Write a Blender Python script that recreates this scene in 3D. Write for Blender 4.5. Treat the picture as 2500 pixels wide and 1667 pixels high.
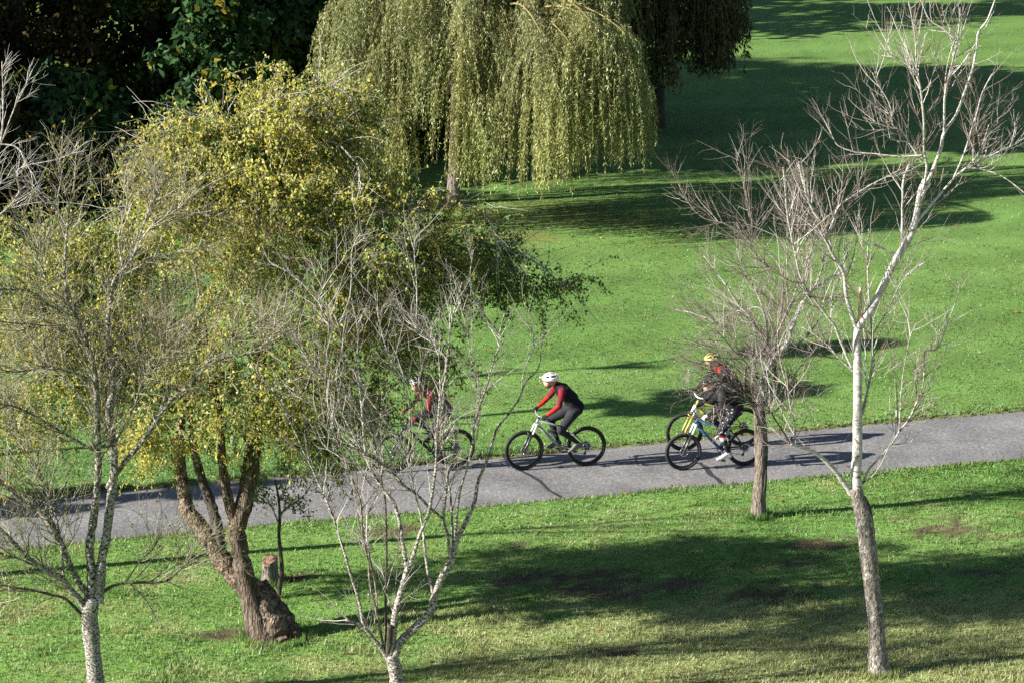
import bpy, bmesh, math
import numpy as np
from mathutils import Vector

# ------------------------------------------------------------------ scene, camera, sky, sun, exposure
for o in list(bpy.data.objects):
    bpy.data.objects.remove(o, do_unlink=True)
SC = bpy.context.scene
COL = SC.collection
R = math.radians
F = 8000.0            # focal length in photograph pixels (2500 wide)
H = 16.5              # camera height above the path, on the opposite hillside
PITCH = R(14.0)
cam_d = bpy.data.cameras.new('camera')
cam = bpy.data.objects.new('camera', cam_d)
COL.objects.link(cam)
cam.location = (0, 0, H)
cam.rotation_euler = (R(90) - PITCH, 0, 0)
cam_d.sensor_width = 36.0
cam_d.lens = 36.0 * F / 2500.0
cam_d.clip_start = 0.5
cam_d.clip_end = 2000.0
SC.camera = cam

SUN_EL = R(28.0)
SUN_AZ = R(17.0)      # light travels towards (+cos, +sin)
W = bpy.data.worlds.new('World')
SC.world = W
W.use_nodes = True
wn = W.node_tree.nodes
wl = W.node_tree.links
wn.clear()
sky = wn.new('ShaderNodeTexSky')
sky.sky_type = 'NISHITA'
sky.sun_disc = False
sky.sun_elevation = SUN_EL
sky.air_density = 0.7
sky.dust_density = 0.4
# direction towards the sun: (-cos az, -sin az); sky rotation is measured from +Y clockwise
sky.sun_rotation = math.atan2(-math.cos(SUN_AZ), -math.sin(SUN_AZ))
bg = wn.new('ShaderNodeBackground')
bg.inputs['Strength'].default_value = 0.05
wo = wn.new('ShaderNodeOutputWorld')
wl.new(sky.outputs['Color'], bg.inputs['Color'])
wl.new(bg.outputs['Background'], wo.inputs['Surface'])

sun_d = bpy.data.lights.new('sun', 'SUN')
sun_d.energy = 5.0
sun_d.angle = R(0.53)
sun_d.color = (1.0, 0.955, 0.885)
sun = bpy.data.objects.new('sun', sun_d)
COL.objects.link(sun)
ldir = Vector((math.cos(SUN_EL) * math.cos(SUN_AZ), math.cos(SUN_EL) * math.sin(SUN_AZ), -math.sin(SUN_EL)))
sun.rotation_euler = ldir.to_track_quat('-Z', 'Y').to_euler()
sun.location = (-40, -10, 40)

SC.view_settings.view_transform = 'Standard'
SC.view_settings.look = 'None'
SC.view_settings.exposure = 1.55
SC.view_settings.gamma = 1.0
SC.view_settings.use_curve_mapping = False
SC.cycles.max_bounces = 5
SC.cycles.diffuse_bounces = 3
SC.cycles.transmission_bounces = 3
SC.cycles.use_denoising = False

# ------------------------------------------------------------------ helpers
rng = np.random.default_rng(11)
cp, sp = math.cos(PITCH), math.sin(PITCH)
FWD = np.array([0, cp, -sp]); UPV = np.array([0, sp, cp]); RGT = np.array([1.0, 0, 0])
CAM = np.array([0, 0, H])


def ray(px, py):
    return FWD + RGT * (px - 1250.0) / F + UPV * (833.5 - py) / F


def gnd(px, py, z=0.0):
    d = ray(px, py)
    return CAM + d * ((z - H) / d[2])


def at_y(px, py, Y):
    d = ray(px, py)
    return CAM + d * (Y / d[1])


_T = np.random.default_rng(5).random((256, 256))


def vnoise(x, y, seed=0):
    x = np.asarray(x, float) + seed * 17.31
    y = np.asarray(y, float) + seed * 9.77
    xi = np.floor(x).astype(int); yi = np.floor(y).astype(int)
    fx = x - xi; fy = y - yi
    fx = fx * fx * (3 - 2 * fx); fy = fy * fy * (3 - 2 * fy)
    a = _T[xi & 255, yi & 255]; b = _T[(xi + 1) & 255, yi & 255]
    c = _T[xi & 255, (yi + 1) & 255]; d = _T[(xi + 1) & 255, (yi + 1) & 255]
    return (a * (1 - fx) + b * fx) * (1 - fy) + (c * (1 - fx) + d * fx) * fy


def fbm(x, y, octv=4, seed=0):
    s = 0; a = 0.5; t = 0
    for i in range(octv):
        s = s + a * vnoise(np.asarray(x) * 2 ** i, np.asarray(y) * 2 ** i, seed + i * 3)
        t += a; a *= 0.5
    return s / t


def sstep(a, b, x):
    t = np.clip((np.asarray(x, float) - a) / (b - a), 0, 1)
    return t * t * (3 - 2 * t)


def norm(v):
    return v / np.maximum(np.linalg.norm(v, axis=-1, keepdims=True), 1e-9)


def np_mesh(name, verts, faces, col=None, domain='FACE', smooth=False):
    """verts (N,3); faces (M,3 or 4) array"""
    me = bpy.data.meshes.new(name)
    verts = np.ascontiguousarray(verts, np.float32)
    faces = np.ascontiguousarray(faces, np.int32)
    n, k = faces.shape
    me.vertices.add(len(verts))
    me.vertices.foreach_set('co', verts.ravel())
    me.loops.add(n * k)
    me.loops.foreach_set('vertex_index', faces.ravel())
    me.polygons.add(n)
    me.polygons.foreach_set('loop_start', np.arange(0, n * k, k, dtype=np.int32))
    me.polygons.foreach_set('loop_total', np.full(n, k, np.int32))
    if smooth:
        me.polygons.foreach_set('use_smooth', np.ones(n, bool))
    me.update(calc_edges=True)
    if col is not None:
        at = me.attributes.new('col', 'FLOAT_COLOR', domain)
        c = np.ones((len(col), 4), np.float32); c[:, :3] = col
        at.data.foreach_set('color', c.ravel())
    return me


def obj(name, me, mat=None, parent=None):
    o = bpy.data.objects.new(name, me)
    COL.objects.link(o)
    if mat is not None:
        me.materials.clear()
        for m in (mat if isinstance(mat, (list, tuple)) else [mat]):
            me.materials.append(m)
    if parent is not None:
        o.parent = parent
    return o


def empty(name, loc, rz=0.0):
    o = bpy.data.objects.new(name, None)
    o.empty_display_size = 0.2
    COL.objects.link(o)
    o.location = loc
    o.rotation_euler = (0, 0, rz)
    return o


def tag(o, label=None, cat=None, group=None, kind=None):
    if label: o['label'] = label
    if cat: o['category'] = cat
    if group: o['group'] = group
    if kind: o['kind'] = kind
    return o


def tubes(paths, radii, sides=3):
    """paths (N,K,3), radii (N,K) -> verts, quads"""
    paths = np.asarray(paths, float); radii = np.asarray(radii, float)
    N, K, _ = paths.shape
    t = norm(np.gradient(paths, axis=1))
    m = norm(paths[:, -1] - paths[:, 0])
    ref = np.where(np.abs(m[:, 2:3]) < 0.8, np.array([[0, 0, 1.0]]), np.array([[0.3, 1.0, 0.0]]))
    u = norm(np.cross(t, ref[:, None, :]))
    v = np.cross(t, u)
    ang = np.arange(sides) * 2 * math.pi / sides
    ring = u[:, :, None, :] * np.cos(ang)[None, None, :, None] + v[:, :, None, :] * np.sin(ang)[None, None, :, None]
    vert = paths[:, :, None, :] + ring * radii[:, :, None, None]
    idx = np.arange(N * K * sides).reshape(N, K, sides)
    a = idx[:, :-1, :]; b = idx[:, 1:, :]
    a2 = np.roll(a, -1, axis=2); b2 = np.roll(b, -1, axis=2)
    q = np.stack([a, a2, b2, b], -1).reshape(-1, 4)
    return vert.reshape(-1, 3), q


class Bag:
    def __init__(s): s.v = []; s.f = []; s.c = []; s.n = 0
    def add(s, v, f, c=None):
        s.v.append(v); s.f.append(np.asarray(f) + s.n); s.n += len(v)
        if c is not None:
            s.c.append(np.broadcast_to(np.asarray(c, float), (len(f), 3)))
    def mesh(s, name, smooth=False):
        return np_mesh(name, np.concatenate(s.v), np.concatenate(s.f),
                       np.concatenate(s.c) if s.c else None, 'FACE', smooth)


def grow(P0, D0, L, K, wander, trop):
    d = norm(np.asarray(D0, float)); P = np.asarray(P0, float)
    pts = [P]
    st = (np.asarray(L) / (K - 1))[:, None]
    for k in range(K - 1):
        P = P + d * st
        pts.append(P)
        d = norm(d + rng.normal(0, wander, d.shape) + np.asarray(trop))
    return np.stack(pts, 1)


def sample(paths, radii, n, t0, t1, wts=None):
    N, K, _ = paths.shape
    if wts is None:
        wts = np.linalg.norm(np.diff(paths, axis=1), axis=2).sum(1)
    i = rng.choice(N, n, p=wts / wts.sum())
    t = rng.uniform(t0, t1, n) * (K - 1)
    k = np.minimum(t.astype(int), K - 2); f = (t - k)[:, None]
    p = paths[i, k] * (1 - f) + paths[i, k + 1] * f
    tan = norm(paths[i, k + 1] - paths[i, k])
    r = radii[i, k] * (1 - f[:, 0]) + radii[i, k + 1] * f[:, 0]
    return p, tan, r, t / (K - 1)


def deflect(tan, a0, a1, yflat=1.0):
    n = len(tan)
    rv = rng.normal(0, 1, (n, 3)); rv[:, 1] *= yflat
    perp = norm(rv - (rv * tan).sum(1, keepdims=True) * tan)
    a = rng.uniform(a0, a1, n)[:, None]
    return tan * np.cos(a) + perp * np.sin(a)


def leaves(pos, dirv, nrm, ln, wd):
    """diamond leaves folded a little: 4 verts each"""
    dirv = norm(dirv)
    s = norm(np.cross(dirv, nrm))
    n2 = np.cross(s, dirv)
    ln = np.broadcast_to(np.asarray(ln, float), (len(pos),))[:, None]
    wd = np.broadcast_to(np.asarray(wd, float), (len(pos),))[:, None]
    a = pos; c = pos + dirv * ln
    m = pos + dirv * ln * 0.45 + n2 * wd * 0.25
    b = m + s * wd * 0.5; d = m - s * wd * 0.5
    v = np.stack([a, b, c, d], 1).reshape(-1, 3)
    f = np.arange(len(pos) * 4).reshape(-1, 4)
    return v, f


# ------------------------------------------------------------------ materials
def new_mat(name):
    m = bpy.data.materials.new(name)
    m.use_nodes = True
    nt = m.node_tree
    nt.nodes.clear()
    out = nt.nodes.new('ShaderNodeOutputMaterial')
    return m, nt, out


def N(nt, t, **kw):
    n = nt.nodes.new(t)
    for k, v in kw.items():
        if k in n.inputs: n.inputs[k].default_value = v
        else: setattr(n, k, v)
    return n


def principled(nt, out, rough=0.8, metal=0.0, spec=0.3):
    b = nt.nodes.new('ShaderNodeBsdfPrincipled')
    b.inputs['Roughness'].default_value = rough
    b.inputs['Metallic'].default_value = metal
    b.inputs['Specular IOR Level'].default_value = spec
    nt.links.new(b.outputs[0], out.inputs['Surface'])
    return b


def ramp(nt, stops):
    r = nt.nodes.new('ShaderNodeValToRGB')
    el = r.color_ramp.elements
    while len(el) < len(stops): el.new(0.5)
    for e, (p, c) in zip(el, stops):
        e.position = p; e.color = (*c, 1)
    return r


def simple(name, c, rough=0.6, metal=0.0, var=0.12, scale=60.0, spec=0.4):
    m, nt, out = new_mat(name)
    b = principled(nt, out, rough, metal, spec)
    tc = N(nt, 'ShaderNodeTexCoord')
    nz = N(nt, 'ShaderNodeTexNoise', Scale=scale, Detail=3.0)
    nt.links.new(tc.outputs['Object'], nz.inputs['Vector'])
    lo = tuple(x * (1 - var) for x in c); hi = tuple(min(1, x * (1 + var)) for x in c)
    rp = ramp(nt, [(0.3, lo), (0.7, hi)])
    nt.links.new(nz.outputs['Fac'], rp.inputs['Fac'])
    nt.links.new(rp.outputs['Color'], b.inputs['Base Color'])
    return m


def attr_leaf(name, transl=0.35, gloss=0.06):
    m, nt, out = new_mat(name)
    at = N(nt, 'ShaderNodeAttribute', attribute_name='col')
    df = N(nt, 'ShaderNodeBsdfDiffuse')
    tr = N(nt, 'ShaderNodeBsdfTranslucent')
    gl = N(nt, 'ShaderNodeBsdfGlossy', Roughness=0.45)
    mx = N(nt, 'ShaderNodeMixShader'); mx.inputs[0].default_value = transl
    mg = N(nt, 'ShaderNodeMixShader'); mg.inputs[0].default_value = gloss
    L = nt.links.new
    L(at.outputs['Color'], df.inputs['Color']); L(at.outputs['Color'], tr.inputs['Color'])
    L(df.outputs[0], mx.inputs[1]); L(tr.outputs[0], mx.inputs[2])
    L(mx.outputs[0], mg.inputs[1]); L(gl.outputs[0], mg.inputs[2])
    L(mg.outputs[0], out.inputs['Surface'])
    return m


def attr_rough(name, scale=30.0, bump=0.4):
    m, nt, out = new_mat(name)
    b = principled(nt, out, 0.95, 0, 0.1)
    at = N(nt, 'ShaderNodeAttribute', attribute_name='col')
    tc = N(nt, 'ShaderNodeTexCoord')
    nz = N(nt, 'ShaderNodeTexNoise', Scale=scale, Detail=5.0)
    rp = ramp(nt, [(0.25, (0.6, 0.6, 0.6)), (0.75, (1.3, 1.3, 1.3))])
    mx = N(nt, 'ShaderNodeMix', data_type='RGBA', blend_type='MULTIPLY')
    mx.inputs[0].default_value = 1.0
    L = nt.links.new
    L(tc.outputs['Object'], nz.inputs['Vector']); L(nz.outputs['Fac'], rp.inputs['Fac'])
    L(at.outputs['Color'], mx.inputs[6]); L(rp.outputs['Color'], mx.inputs[7])
    L(mx.outputs[2], b.inputs['Base Color'])
    bp = N(nt, 'ShaderNodeBump', Strength=bump, Distance=0.03)
    L(nz.outputs['Fac'], bp.inputs['Height']); L(bp.outputs[0], b.inputs['Normal'])
    return m


def bark(name, dark, mid, light, scale=14.0, stretch=(1, 1, 1), lo=0.42, hi=0.56, tint=None, bump=0.6, fissure=0.0):
    m, nt, out = new_mat(name)
    b = principled(nt, out, 0.9, 0, 0.15)
    tc = N(nt, 'ShaderNodeTexCoord')
    mp = N(nt, 'ShaderNodeMapping'); mp.inputs['Scale'].default_value = stretch
    n1 = N(nt, 'ShaderNodeTexNoise', Scale=scale, Detail=6.0, Roughness=0.65)
    n2 = N(nt, 'ShaderNodeTexNoise', Scale=scale * 0.18, Detail=3.0)
    L = nt.links.new
    L(tc.outputs['Object'], mp.inputs['Vector'])
    L(mp.outputs[0], n1.inputs['Vector']); L(tc.outputs['Object'], n2.inputs['Vector'])
    r1 = ramp(nt, [(lo - 0.1, dark), (lo, mid), (hi, light), (0.85, tuple(min(1, x * 1.15) for x in light))])
    L(n1.outputs['Fac'], r1.inputs['Fac'])
    col = r1.outputs['Color']
    tint = tint or mid
    r2 = ramp(nt, [(0.42, (0, 0, 0)), (0.62, (1, 1, 1))])
    L(n2.outputs['Fac'], r2.inputs['Fac'])
    mx = N(nt, 'ShaderNodeMix', data_type='RGBA', blend_type='MIX')
    ml = N(nt, 'ShaderNodeMath', operation='MULTIPLY'); ml.inputs[1].default_value = 0.45
    L(r2.outputs['Color'], ml.inputs[0]); L(ml.outputs[0], mx.inputs[0])
    L(col, mx.inputs[6]); mx.inputs[7].default_value = (*tint, 1)
    L(mx.outputs[2], b.inputs['Base Color'])
    h = n1.outputs['Fac']
    if fissure > 0:
        vo = N(nt, 'ShaderNodeTexVoronoi', Scale=scale * 1.2, feature='DISTANCE_TO_EDGE')
        L(mp.outputs[0], vo.inputs['Vector'])
        ad = N(nt, 'ShaderNodeMath', operation='MULTIPLY_ADD')
        L(vo.outputs['Distance'], ad.inputs[0]); ad.inputs[1].default_value = fissure; L(n1.outputs['Fac'], ad.inputs[2])
        h = ad.outputs[0]
    bp = N(nt, 'ShaderNodeBump', Strength=bump, Distance=0.035)
    L(h, bp.inputs['Height']); L(bp.outputs[0], b.inputs['Normal'])
    return m


SUNV = np.array([-math.cos(SUN_EL) * math.cos(SUN_AZ), -math.cos(SUN_EL) * math.sin(SUN_AZ), math.sin(SUN_EL)])
M_GROUND = attr_rough('grass_soil', 28.0, 0.5)
M_GRASS = attr_leaf('grass_blade', 0.3, 0.03)
M_LEAF = attr_leaf('leaf', 0.48, 0.02)
M_WILLOW = attr_leaf('willow_leaf', 0.3, 0.025)
M_DARKLEAF = attr_leaf('dark_leaf', 0.25, 0.0)
M_TWIG = attr_rough('twig_bark', 40.0, 0.0)
M_SILVER = bark('silver_bark', (0.05, 0.04, 0.035), (0.27, 0.25, 0.22), (0.50, 0.48, 0.44), 16, (0.5, 0.5, 2.2), 0.40, 0.50, (0.40, 0.38, 0.34))
M_SILVER_LOW = bark('silver_bark_old', (0.045, 0.038, 0.032), (0.17, 0.15, 0.13), (0.42, 0.39, 0.35), 24, (1.4, 1.4, 0.6), 0.47, 0.58, (0.20, 0.155, 0.125), 0.9, 0.8)
M_LICHEN = bark('lichen_bark', (0.022, 0.018, 0.014), (0.12, 0.105, 0.08), (0.43, 0.41, 0.36), 20, (1, 1, 1), 0.49, 0.57, (0.13, 0.12, 0.075))
M_SPECK = bark('speckled_bark', (0.02, 0.016, 0.013), (0.15, 0.13, 0.105), (0.45, 0.43, 0.39), 26, (1, 1, 1.5), 0.475, 0.545, (0.17, 0.145, 0.115))
M_BROWN = bark('brown_bark', (0.018, 0.012, 0.008), (0.08, 0.060, 0.044), (0.24, 0.19, 0.145), 11, (2.8, 2.8, 0.35), 0.46, 0.60, (0.115, 0.085, 0.06), 1.0, 2.0)
M_BURL = bark('burl_bark', (0.02, 0.014, 0.010), (0.10, 0.074, 0.054), (0.27, 0.205, 0.155), 12, (1.3, 1.3, 0.8), 0.46, 0.60, (0.14, 0.10, 0.07), 1.0, 1.6)
M_TAN = bark('tan_bark', (0.035, 0.028, 0.022), (0.16, 0.13, 0.105), (0.32, 0.27, 0.225), 13, (2.4, 2.4, 0.4), 0.44, 0.60, (0.16, 0.12, 0.092), 0.9, 1.2)
M_GREY = bark('grey_bark', (0.04, 0.036, 0.032), (0.20, 0.18, 0.155), (0.46, 0.43, 0.39), 20, (1, 1, 1.2), 0.42, 0.56, (0.22, 0.19, 0.16))
M_DARKBARK = bark('dark_bark', (0.012, 0.010, 0.008), (0.045, 0.038, 0.03), (0.10, 0.085, 0.07), 14, (2, 2, 0.5), 0.42, 0.58)
M_CUT = simple('cut_wood', (0.17, 0.095, 0.065), 0.9, 0, 0.4, 25)
M_PALEWOOD = simple('split_wood', (0.50, 0.36, 0.22), 0.9, 0, 0.25, 30)

# ------------------------------------------------------------------ ground and path
PU0, PU1 = gnd(0, 1225), gnd(2500, 1003)      # far edge of the path
PL0, PL1 = gnd(0, 1342), gnd(2500, 1121)      # near edge


def edge_y(a, b, x):
    return a[1] + (b[1] - a[1]) * (np.asarray(x) - a[0]) / (b[0] - a[0])


def path_top(x): return edge_y(PU0, PU1, x) + 0.05 * (fbm(np.asarray(x) * 0.5, 3.3, 3, 4) - 0.5)
def path_bot(x): return edge_y(PL0, PL1, x) + 0.28 * (fbm(np.asarray(x) * 0.6, 7.7, 4, 8) - 0.5)


def path_d(x, y):
    """positive outside the path, negative inside"""
    return np.maximum(y - path_top(x), path_bot(x) - y)


def hgt(x, y):
    d = path_d(x, y)
    b = 0.10 * (fbm(x * 0.12, y * 0.12, 3, 2) - 0.5) + 0.05 * (fbm(x * 0.9, y * 0.9, 3, 6) - 0.5)
    far = y > (path_top(x) + path_bot(x)) * 0.5
    lip = np.where(far, 0.05, 0.03)
    out = lip * sstep(0.0, 0.07, d) + b * sstep(0.1, 1.5, d)
    return np.where(d < 0, -0.03 * sstep(0, 0.08, -d), out)


SOIL = []     # bare patches: centre on the ground, half sizes
for px, py, rx, ry in [(1360, 1412, 115, 20), (1620, 1432, 215, 24), (1500, 1398, 120, 12), (1860, 1455, 90, 20),
                       (2325, 1302, 105, 22), (2480, 1308, 60, 14), (1990, 1330, 110, 12), (1900, 1380, 100, 16),
                       (560, 1552, 75, 16), (740, 1415, 55, 10), (1540, 1595, 50, 8), (950, 1300, 70, 14),
                       (1280, 1335, 30, 7), (2400, 1400, 80, 8)]:
    c = gnd(px, py); e = gnd(px, py - ry); w = gnd(px + rx, py)
    SOIL.append((c[0], c[1], abs(w[0] - c[0]), abs(e[1] - c[1])))


def soil_mask(x, y):
    m = np.zeros_like(x)
    n = fbm(x * 1.3, y * 1.3, 4, 20) - 0.5
    n2 = fbm(x * 5.0, y * 5.0, 3, 26) - 0.5
    for cx, cy, rx, ry in SOIL:
        d = np.sqrt(((x - cx) / rx) ** 2 + ((y - cy - 0.22 * (x - cx)) / ry) ** 2)
        m = np.maximum(m, sstep(1.15, 0.55, d + n * 1.8 + n2 * 3.0))
    return m


def dry_mask(x, y):
    n = fbm(x * 0.45, y * 0.45, 4, 31)
    n2 = fbm(x * 2.4, y * 2.4, 4, 37)
    base = sstep(50.3, 46.6, y - 0.12 * x) * sstep(-4.5, 2.5, x + 0.0 * y) * 0.95 + 0.16 * sstep(52, 46, y)
    return np.clip(sstep(0.42, 0.72, base * 0.40 + n * 0.36 + n2 * 0.46), 0, 1) * (y < 56)


def ground_col(x, y):
    g1 = np.array([0.082, 0.170, 0.038]); g2 = np.array([0.118, 0.208, 0.058])
    n = fbm(x * 0.35, y * 0.35, 4, 40)[:, None]
    n2 = fbm(x * 3.0, y * 3.0, 3, 44)[:, None]
    c = g1 * (1 - n) + g2 * n
    c = c * (0.78 + 0.44 * n2) * (0.86 + 0.28 * fbm(x * 0.12, y * 0.12, 3, 48)[:, None])
    c = c * np.where((y < path_bot(x))[:, None], np.array([1.22, 1.16, 1.05]), 1.0)
    # mown stripes on the far lawn
    s = np.sin((y - 0.30 * x) * 2.1 + 1.5 * fbm(x * 0.2, y * 0.2, 2, 50))[:, None]
    c = c * np.where((y > 58)[:, None], (1 + 0.085 * s) * np.array([1.12, 1.06, 1.0]), 1)
    dm = dry_mask(x, y)[:, None]
    c = c * (1 - dm * 0.60) + np.array([0.34, 0.34, 0.145]) * dm * 0.60
    # yellowish wear under the willow
    w = (sstep(6.5, 2.0, np.hypot(x + 0.5, (y - 77.5) * 1.6)) * sstep(0.35, 0.6, fbm(x * 0.8, y * 0.8, 3, 60)))[:, None]
    c = c * (1 - w * 0.5) + np.array([0.16, 0.13, 0.04]) * w * 0.5
    sm = soil_mask(x, y)[:, None] * 0.9
    c = c * (1 - sm) + np.array([0.085, 0.062, 0.040]) * (0.7 + 0.6 * n2) * sm
    e = (sstep(0.12, 0.01, path_d(x, y)) * (path_d(x, y) > -0.05))[:, None]
    c = c * (1 - e * 0.8) + np.array([0.13, 0.085, 0.05]) * e * 0.8
    return c


def spaced(stops):
    a = []
    for s, e, st in stops:
        a.append(np.arange(s, e, st))
    return np.concatenate(a + [[stops[-1][1]]])


gx = spaced([(-420, -60, 30), (-60, -16, 2.0), (-16, 16, 0.18), (16, 60, 2.0), (60, 420, 30)])
gy = spaced([(-60, 30, 10), (30, 41, 1.0), (41, 62, 0.16), (62, 80, 0.22), (80, 125, 0.6), (125, 200, 6), (200, 900, 50)])
GX, GY = np.meshgrid(gx, gy)
fx, fy = GX.ravel(), GY.ravel()
gv = np.stack([fx, fy, hgt(fx, fy)], 1)
ii = np.arange(len(fx)).reshape(GX.shape)
gq = np.stack([ii[:-1, :-1], ii[:-1, 1:], ii[1:, 1:], ii[1:, :-1]], -1).reshape(-1, 4)
ground = obj('ground', np_mesh('ground', gv, gq, ground_col(fx, fy), 'POINT', True), M_GROUND)
tag(ground, 'mown park lawn sloping gently around the path', 'lawn', kind='structure')

# asphalt
m, nt, out = new_mat('asphalt')
b = principled(nt, out, 0.9, 0, 0.25)
tc = N(nt, 'ShaderNodeTexCoord')
n1 = N(nt, 'ShaderNodeTexNoise', Scale=17.0, Detail=8.0, Roughness=0.85)
n2 = N(nt, 'ShaderNodeTexNoise', Scale=0.9, Detail=4.0)
r1 = ramp(nt, [(0.30, (0.050, 0.050, 0.052)), (0.50, (0.165, 0.162, 0.158)), (0.70, (0.36, 0.352, 0.342))])
r2 = ramp(nt, [(0.32, (0.72, 0.72, 0.73)), (0.68, (1.15, 1.14, 1.13))])
mx = N(nt, 'ShaderNodeMix', data_type='RGBA', blend_type='MULTIPLY'); mx.inputs[0].default_value = 1
nt.links.new(tc.outputs['Object'], n1.inputs['Vector']); nt.links.new(tc.outputs['Object'], n2.inputs['Vector'])
nt.links.new(n1.outputs['Fac'], r1.inputs['Fac']); nt.links.new(n2.outputs['Fac'], r2.inputs['Fac'])
nt.links.new(r1.outputs['Color'], mx.inputs[6]); nt.links.new(r2.outputs['Color'], mx.inputs[7])
nt.links.new(mx.outputs[2], b.inputs['Base Color'])
bp = N(nt, 'ShaderNodeBump', Strength=0.9, Distance=0.012)
nt.links.new(n1.outputs['Fac'], bp.inputs['Height']); nt.links.new(bp.outputs[0], b.inputs['Normal'])
M_ASPHALT = m
px_ = np.concatenate([np.arange(-120, -14, 2.0), np.arange(-14, 14, 0.1), np.arange(14, 121, 2.0)])
tr_ = np.linspace(0, 1, 5)
pv = []
for t in tr_:
    y = (path_bot(px_) - 0.03) * (1 - t) + (path_top(px_) + 0.01) * t
    pv.append(np.stack([px_, y, np.full_like(px_, 0.0) + 0.02 * (1 - (2 * t - 1) ** 2)], 1))
pv = np.stack(pv, 0)
n_ = len(px_)
ii = np.arange(5 * n_).reshape(5, n_)
pq = np.stack([ii[:-1, :-1], ii[:-1, 1:], ii[1:, 1:], ii[1:, :-1]], -1).reshape(-1, 4)
path = obj('path', np_mesh('path', pv.reshape(-1, 3), pq, None, smooth=True), M_ASPHALT)
tag(path, 'grey asphalt path crossing the lawn', 'path', kind='structure')
M_TAR = simple('tar', (0.03, 0.03, 0.034), 0.6, 0, 0.35, 40)


def path_z(x, y):
    t = (y - path_bot(x)) / (path_top(x) - path_bot(x))
    return 0.02 * (1 - (2 * t - 1) ** 2)


for seam, w0 in (([(1262, 1146), (1290, 1160), (1318, 1176), (1340, 1198), (1368, 1212), (1395, 1229)], 7),
                 ([(1704, 1131), (1722, 1142), (1735, 1160), (1752, 1170), (1768, 1186)], 9)):
    P = np.array([gnd(*p) for p in seam])
    t = np.linspace(0, len(P) - 1, 40)
    Q = np.stack([np.interp(t, np.arange(len(P)), P[:, k]) for k in range(3)], 1)
    hw = w0 / 137.0 * 0.5 * (1.4 + 1.6 * (fbm(t * 2.5, 1.0, 3, 70) - 0.5))
    nrm_ = np.stack([np.ones(40) * 0.93, np.ones(40) * 0.36], 1)
    a = Q.copy(); c = Q.copy()
    a[:, :2] -= nrm_ * hw[:, None]; c[:, :2] += nrm_ * hw[:, None]
    a[:, 2] = path_z(a[:, 0], a[:, 1]) + 0.004; c[:, 2] = path_z(c[:, 0], c[:, 1]) + 0.004
    v = np.concatenate([a, c]); k = np.arange(39)
    q = np.stack([k, k + 1, k + 41, k + 40], 1)
    obj('tar_seam', np_mesh('tar_seam', v, q[:, ::-1], None), M_TAR, path)

# grass blades: density falls with distance
def scatter(n, y0, y1, power):
    u = rng.random(n)
    a = 1 - power
    y = (y0 ** a + u * (y1 ** a - y0 ** a)) ** (1 / a)
    x = rng.uniform(-1, 1, n) * (y * 0.162 + 1.6)
    return x, y


GB = []
GC = []
for n, y0, y1, pw, bl in ((108000, 42.0, 58.0, 1.0001, 3), (58000, 55.0, 74.0, 2.5, 3), (24000, 74.0, 112.0, 3.0, 2)):
    x, y = scatter(n, y0, y1, pw)
    d = path_d(x, y)
    sm = soil_mask(x, y)
    keep = (d > -0.05 + 0.04 * rng.random(n)) & (rng.random(n) > sm * 0.7)
    x, y = x[keep], y[keep]
    n = len(x)
    col = ground_col(x, y)
    dm = dry_mask(x, y)
    near = sstep(0.5, 0.0, path_d(x, y))
    tuft = sstep(0.55, 0.75, fbm(x * 1.1, y * 1.1, 3, 80)) * (y < 55)
    hb = (0.030 + 0.030 * fbm(x * 2.0, y * 2.0, 3, 84)) * (1 + 0.9 * tuft + 0.8 * near + 0.35 * dm)
    hb = hb * np.where(y > path_top(x) + 0.5, 0.5, 0.72)
    z = hgt(x, y)
    for k in range(bl):
        ang = rng.uniform(0, 2 * np.pi, n)
        ox = x + rng.normal(0, 0.018, n); oy = y + rng.normal(0, 0.018, n)
        hh = hb * rng.uniform(0.6, 1.5, n)
        w = rng.uniform(0.006, 0.012, n) * np.where(y > 56, 1.5, 1.0) * np.where(y > 74, 1.5, 1.0)
        ln = rng.uniform(0.2, 1.1, n) * hh
        la = rng.uniform(0, 2 * np.pi, n)
        a = np.stack([ox - np.cos(ang) * w, oy - np.sin(ang) * w, z - 0.01], 1)
        c = np.stack([ox + np.cos(ang) * w, oy + np.sin(ang) * w, z - 0.01], 1)
        tpt = np.stack([ox + np.cos(la) * ln, oy + np.sin(la) * ln, z + hh], 1)
        GB.append(np.stack([a, c, tpt], 1).reshape(-1, 3))
        cc = col * np.where(y > 57, rng.uniform(0.85, 1.25, n), rng.uniform(0.68, 1.45, n))[:, None]
        straw = (rng.random(n) < (0.015 + 0.20 * dm))[:, None]
        cc = np.where(straw, np.array([0.38, 0.34, 0.17]) * rng.uniform(0.6, 1.2, n)[:, None], cc)
        GC.append(cc)
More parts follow.
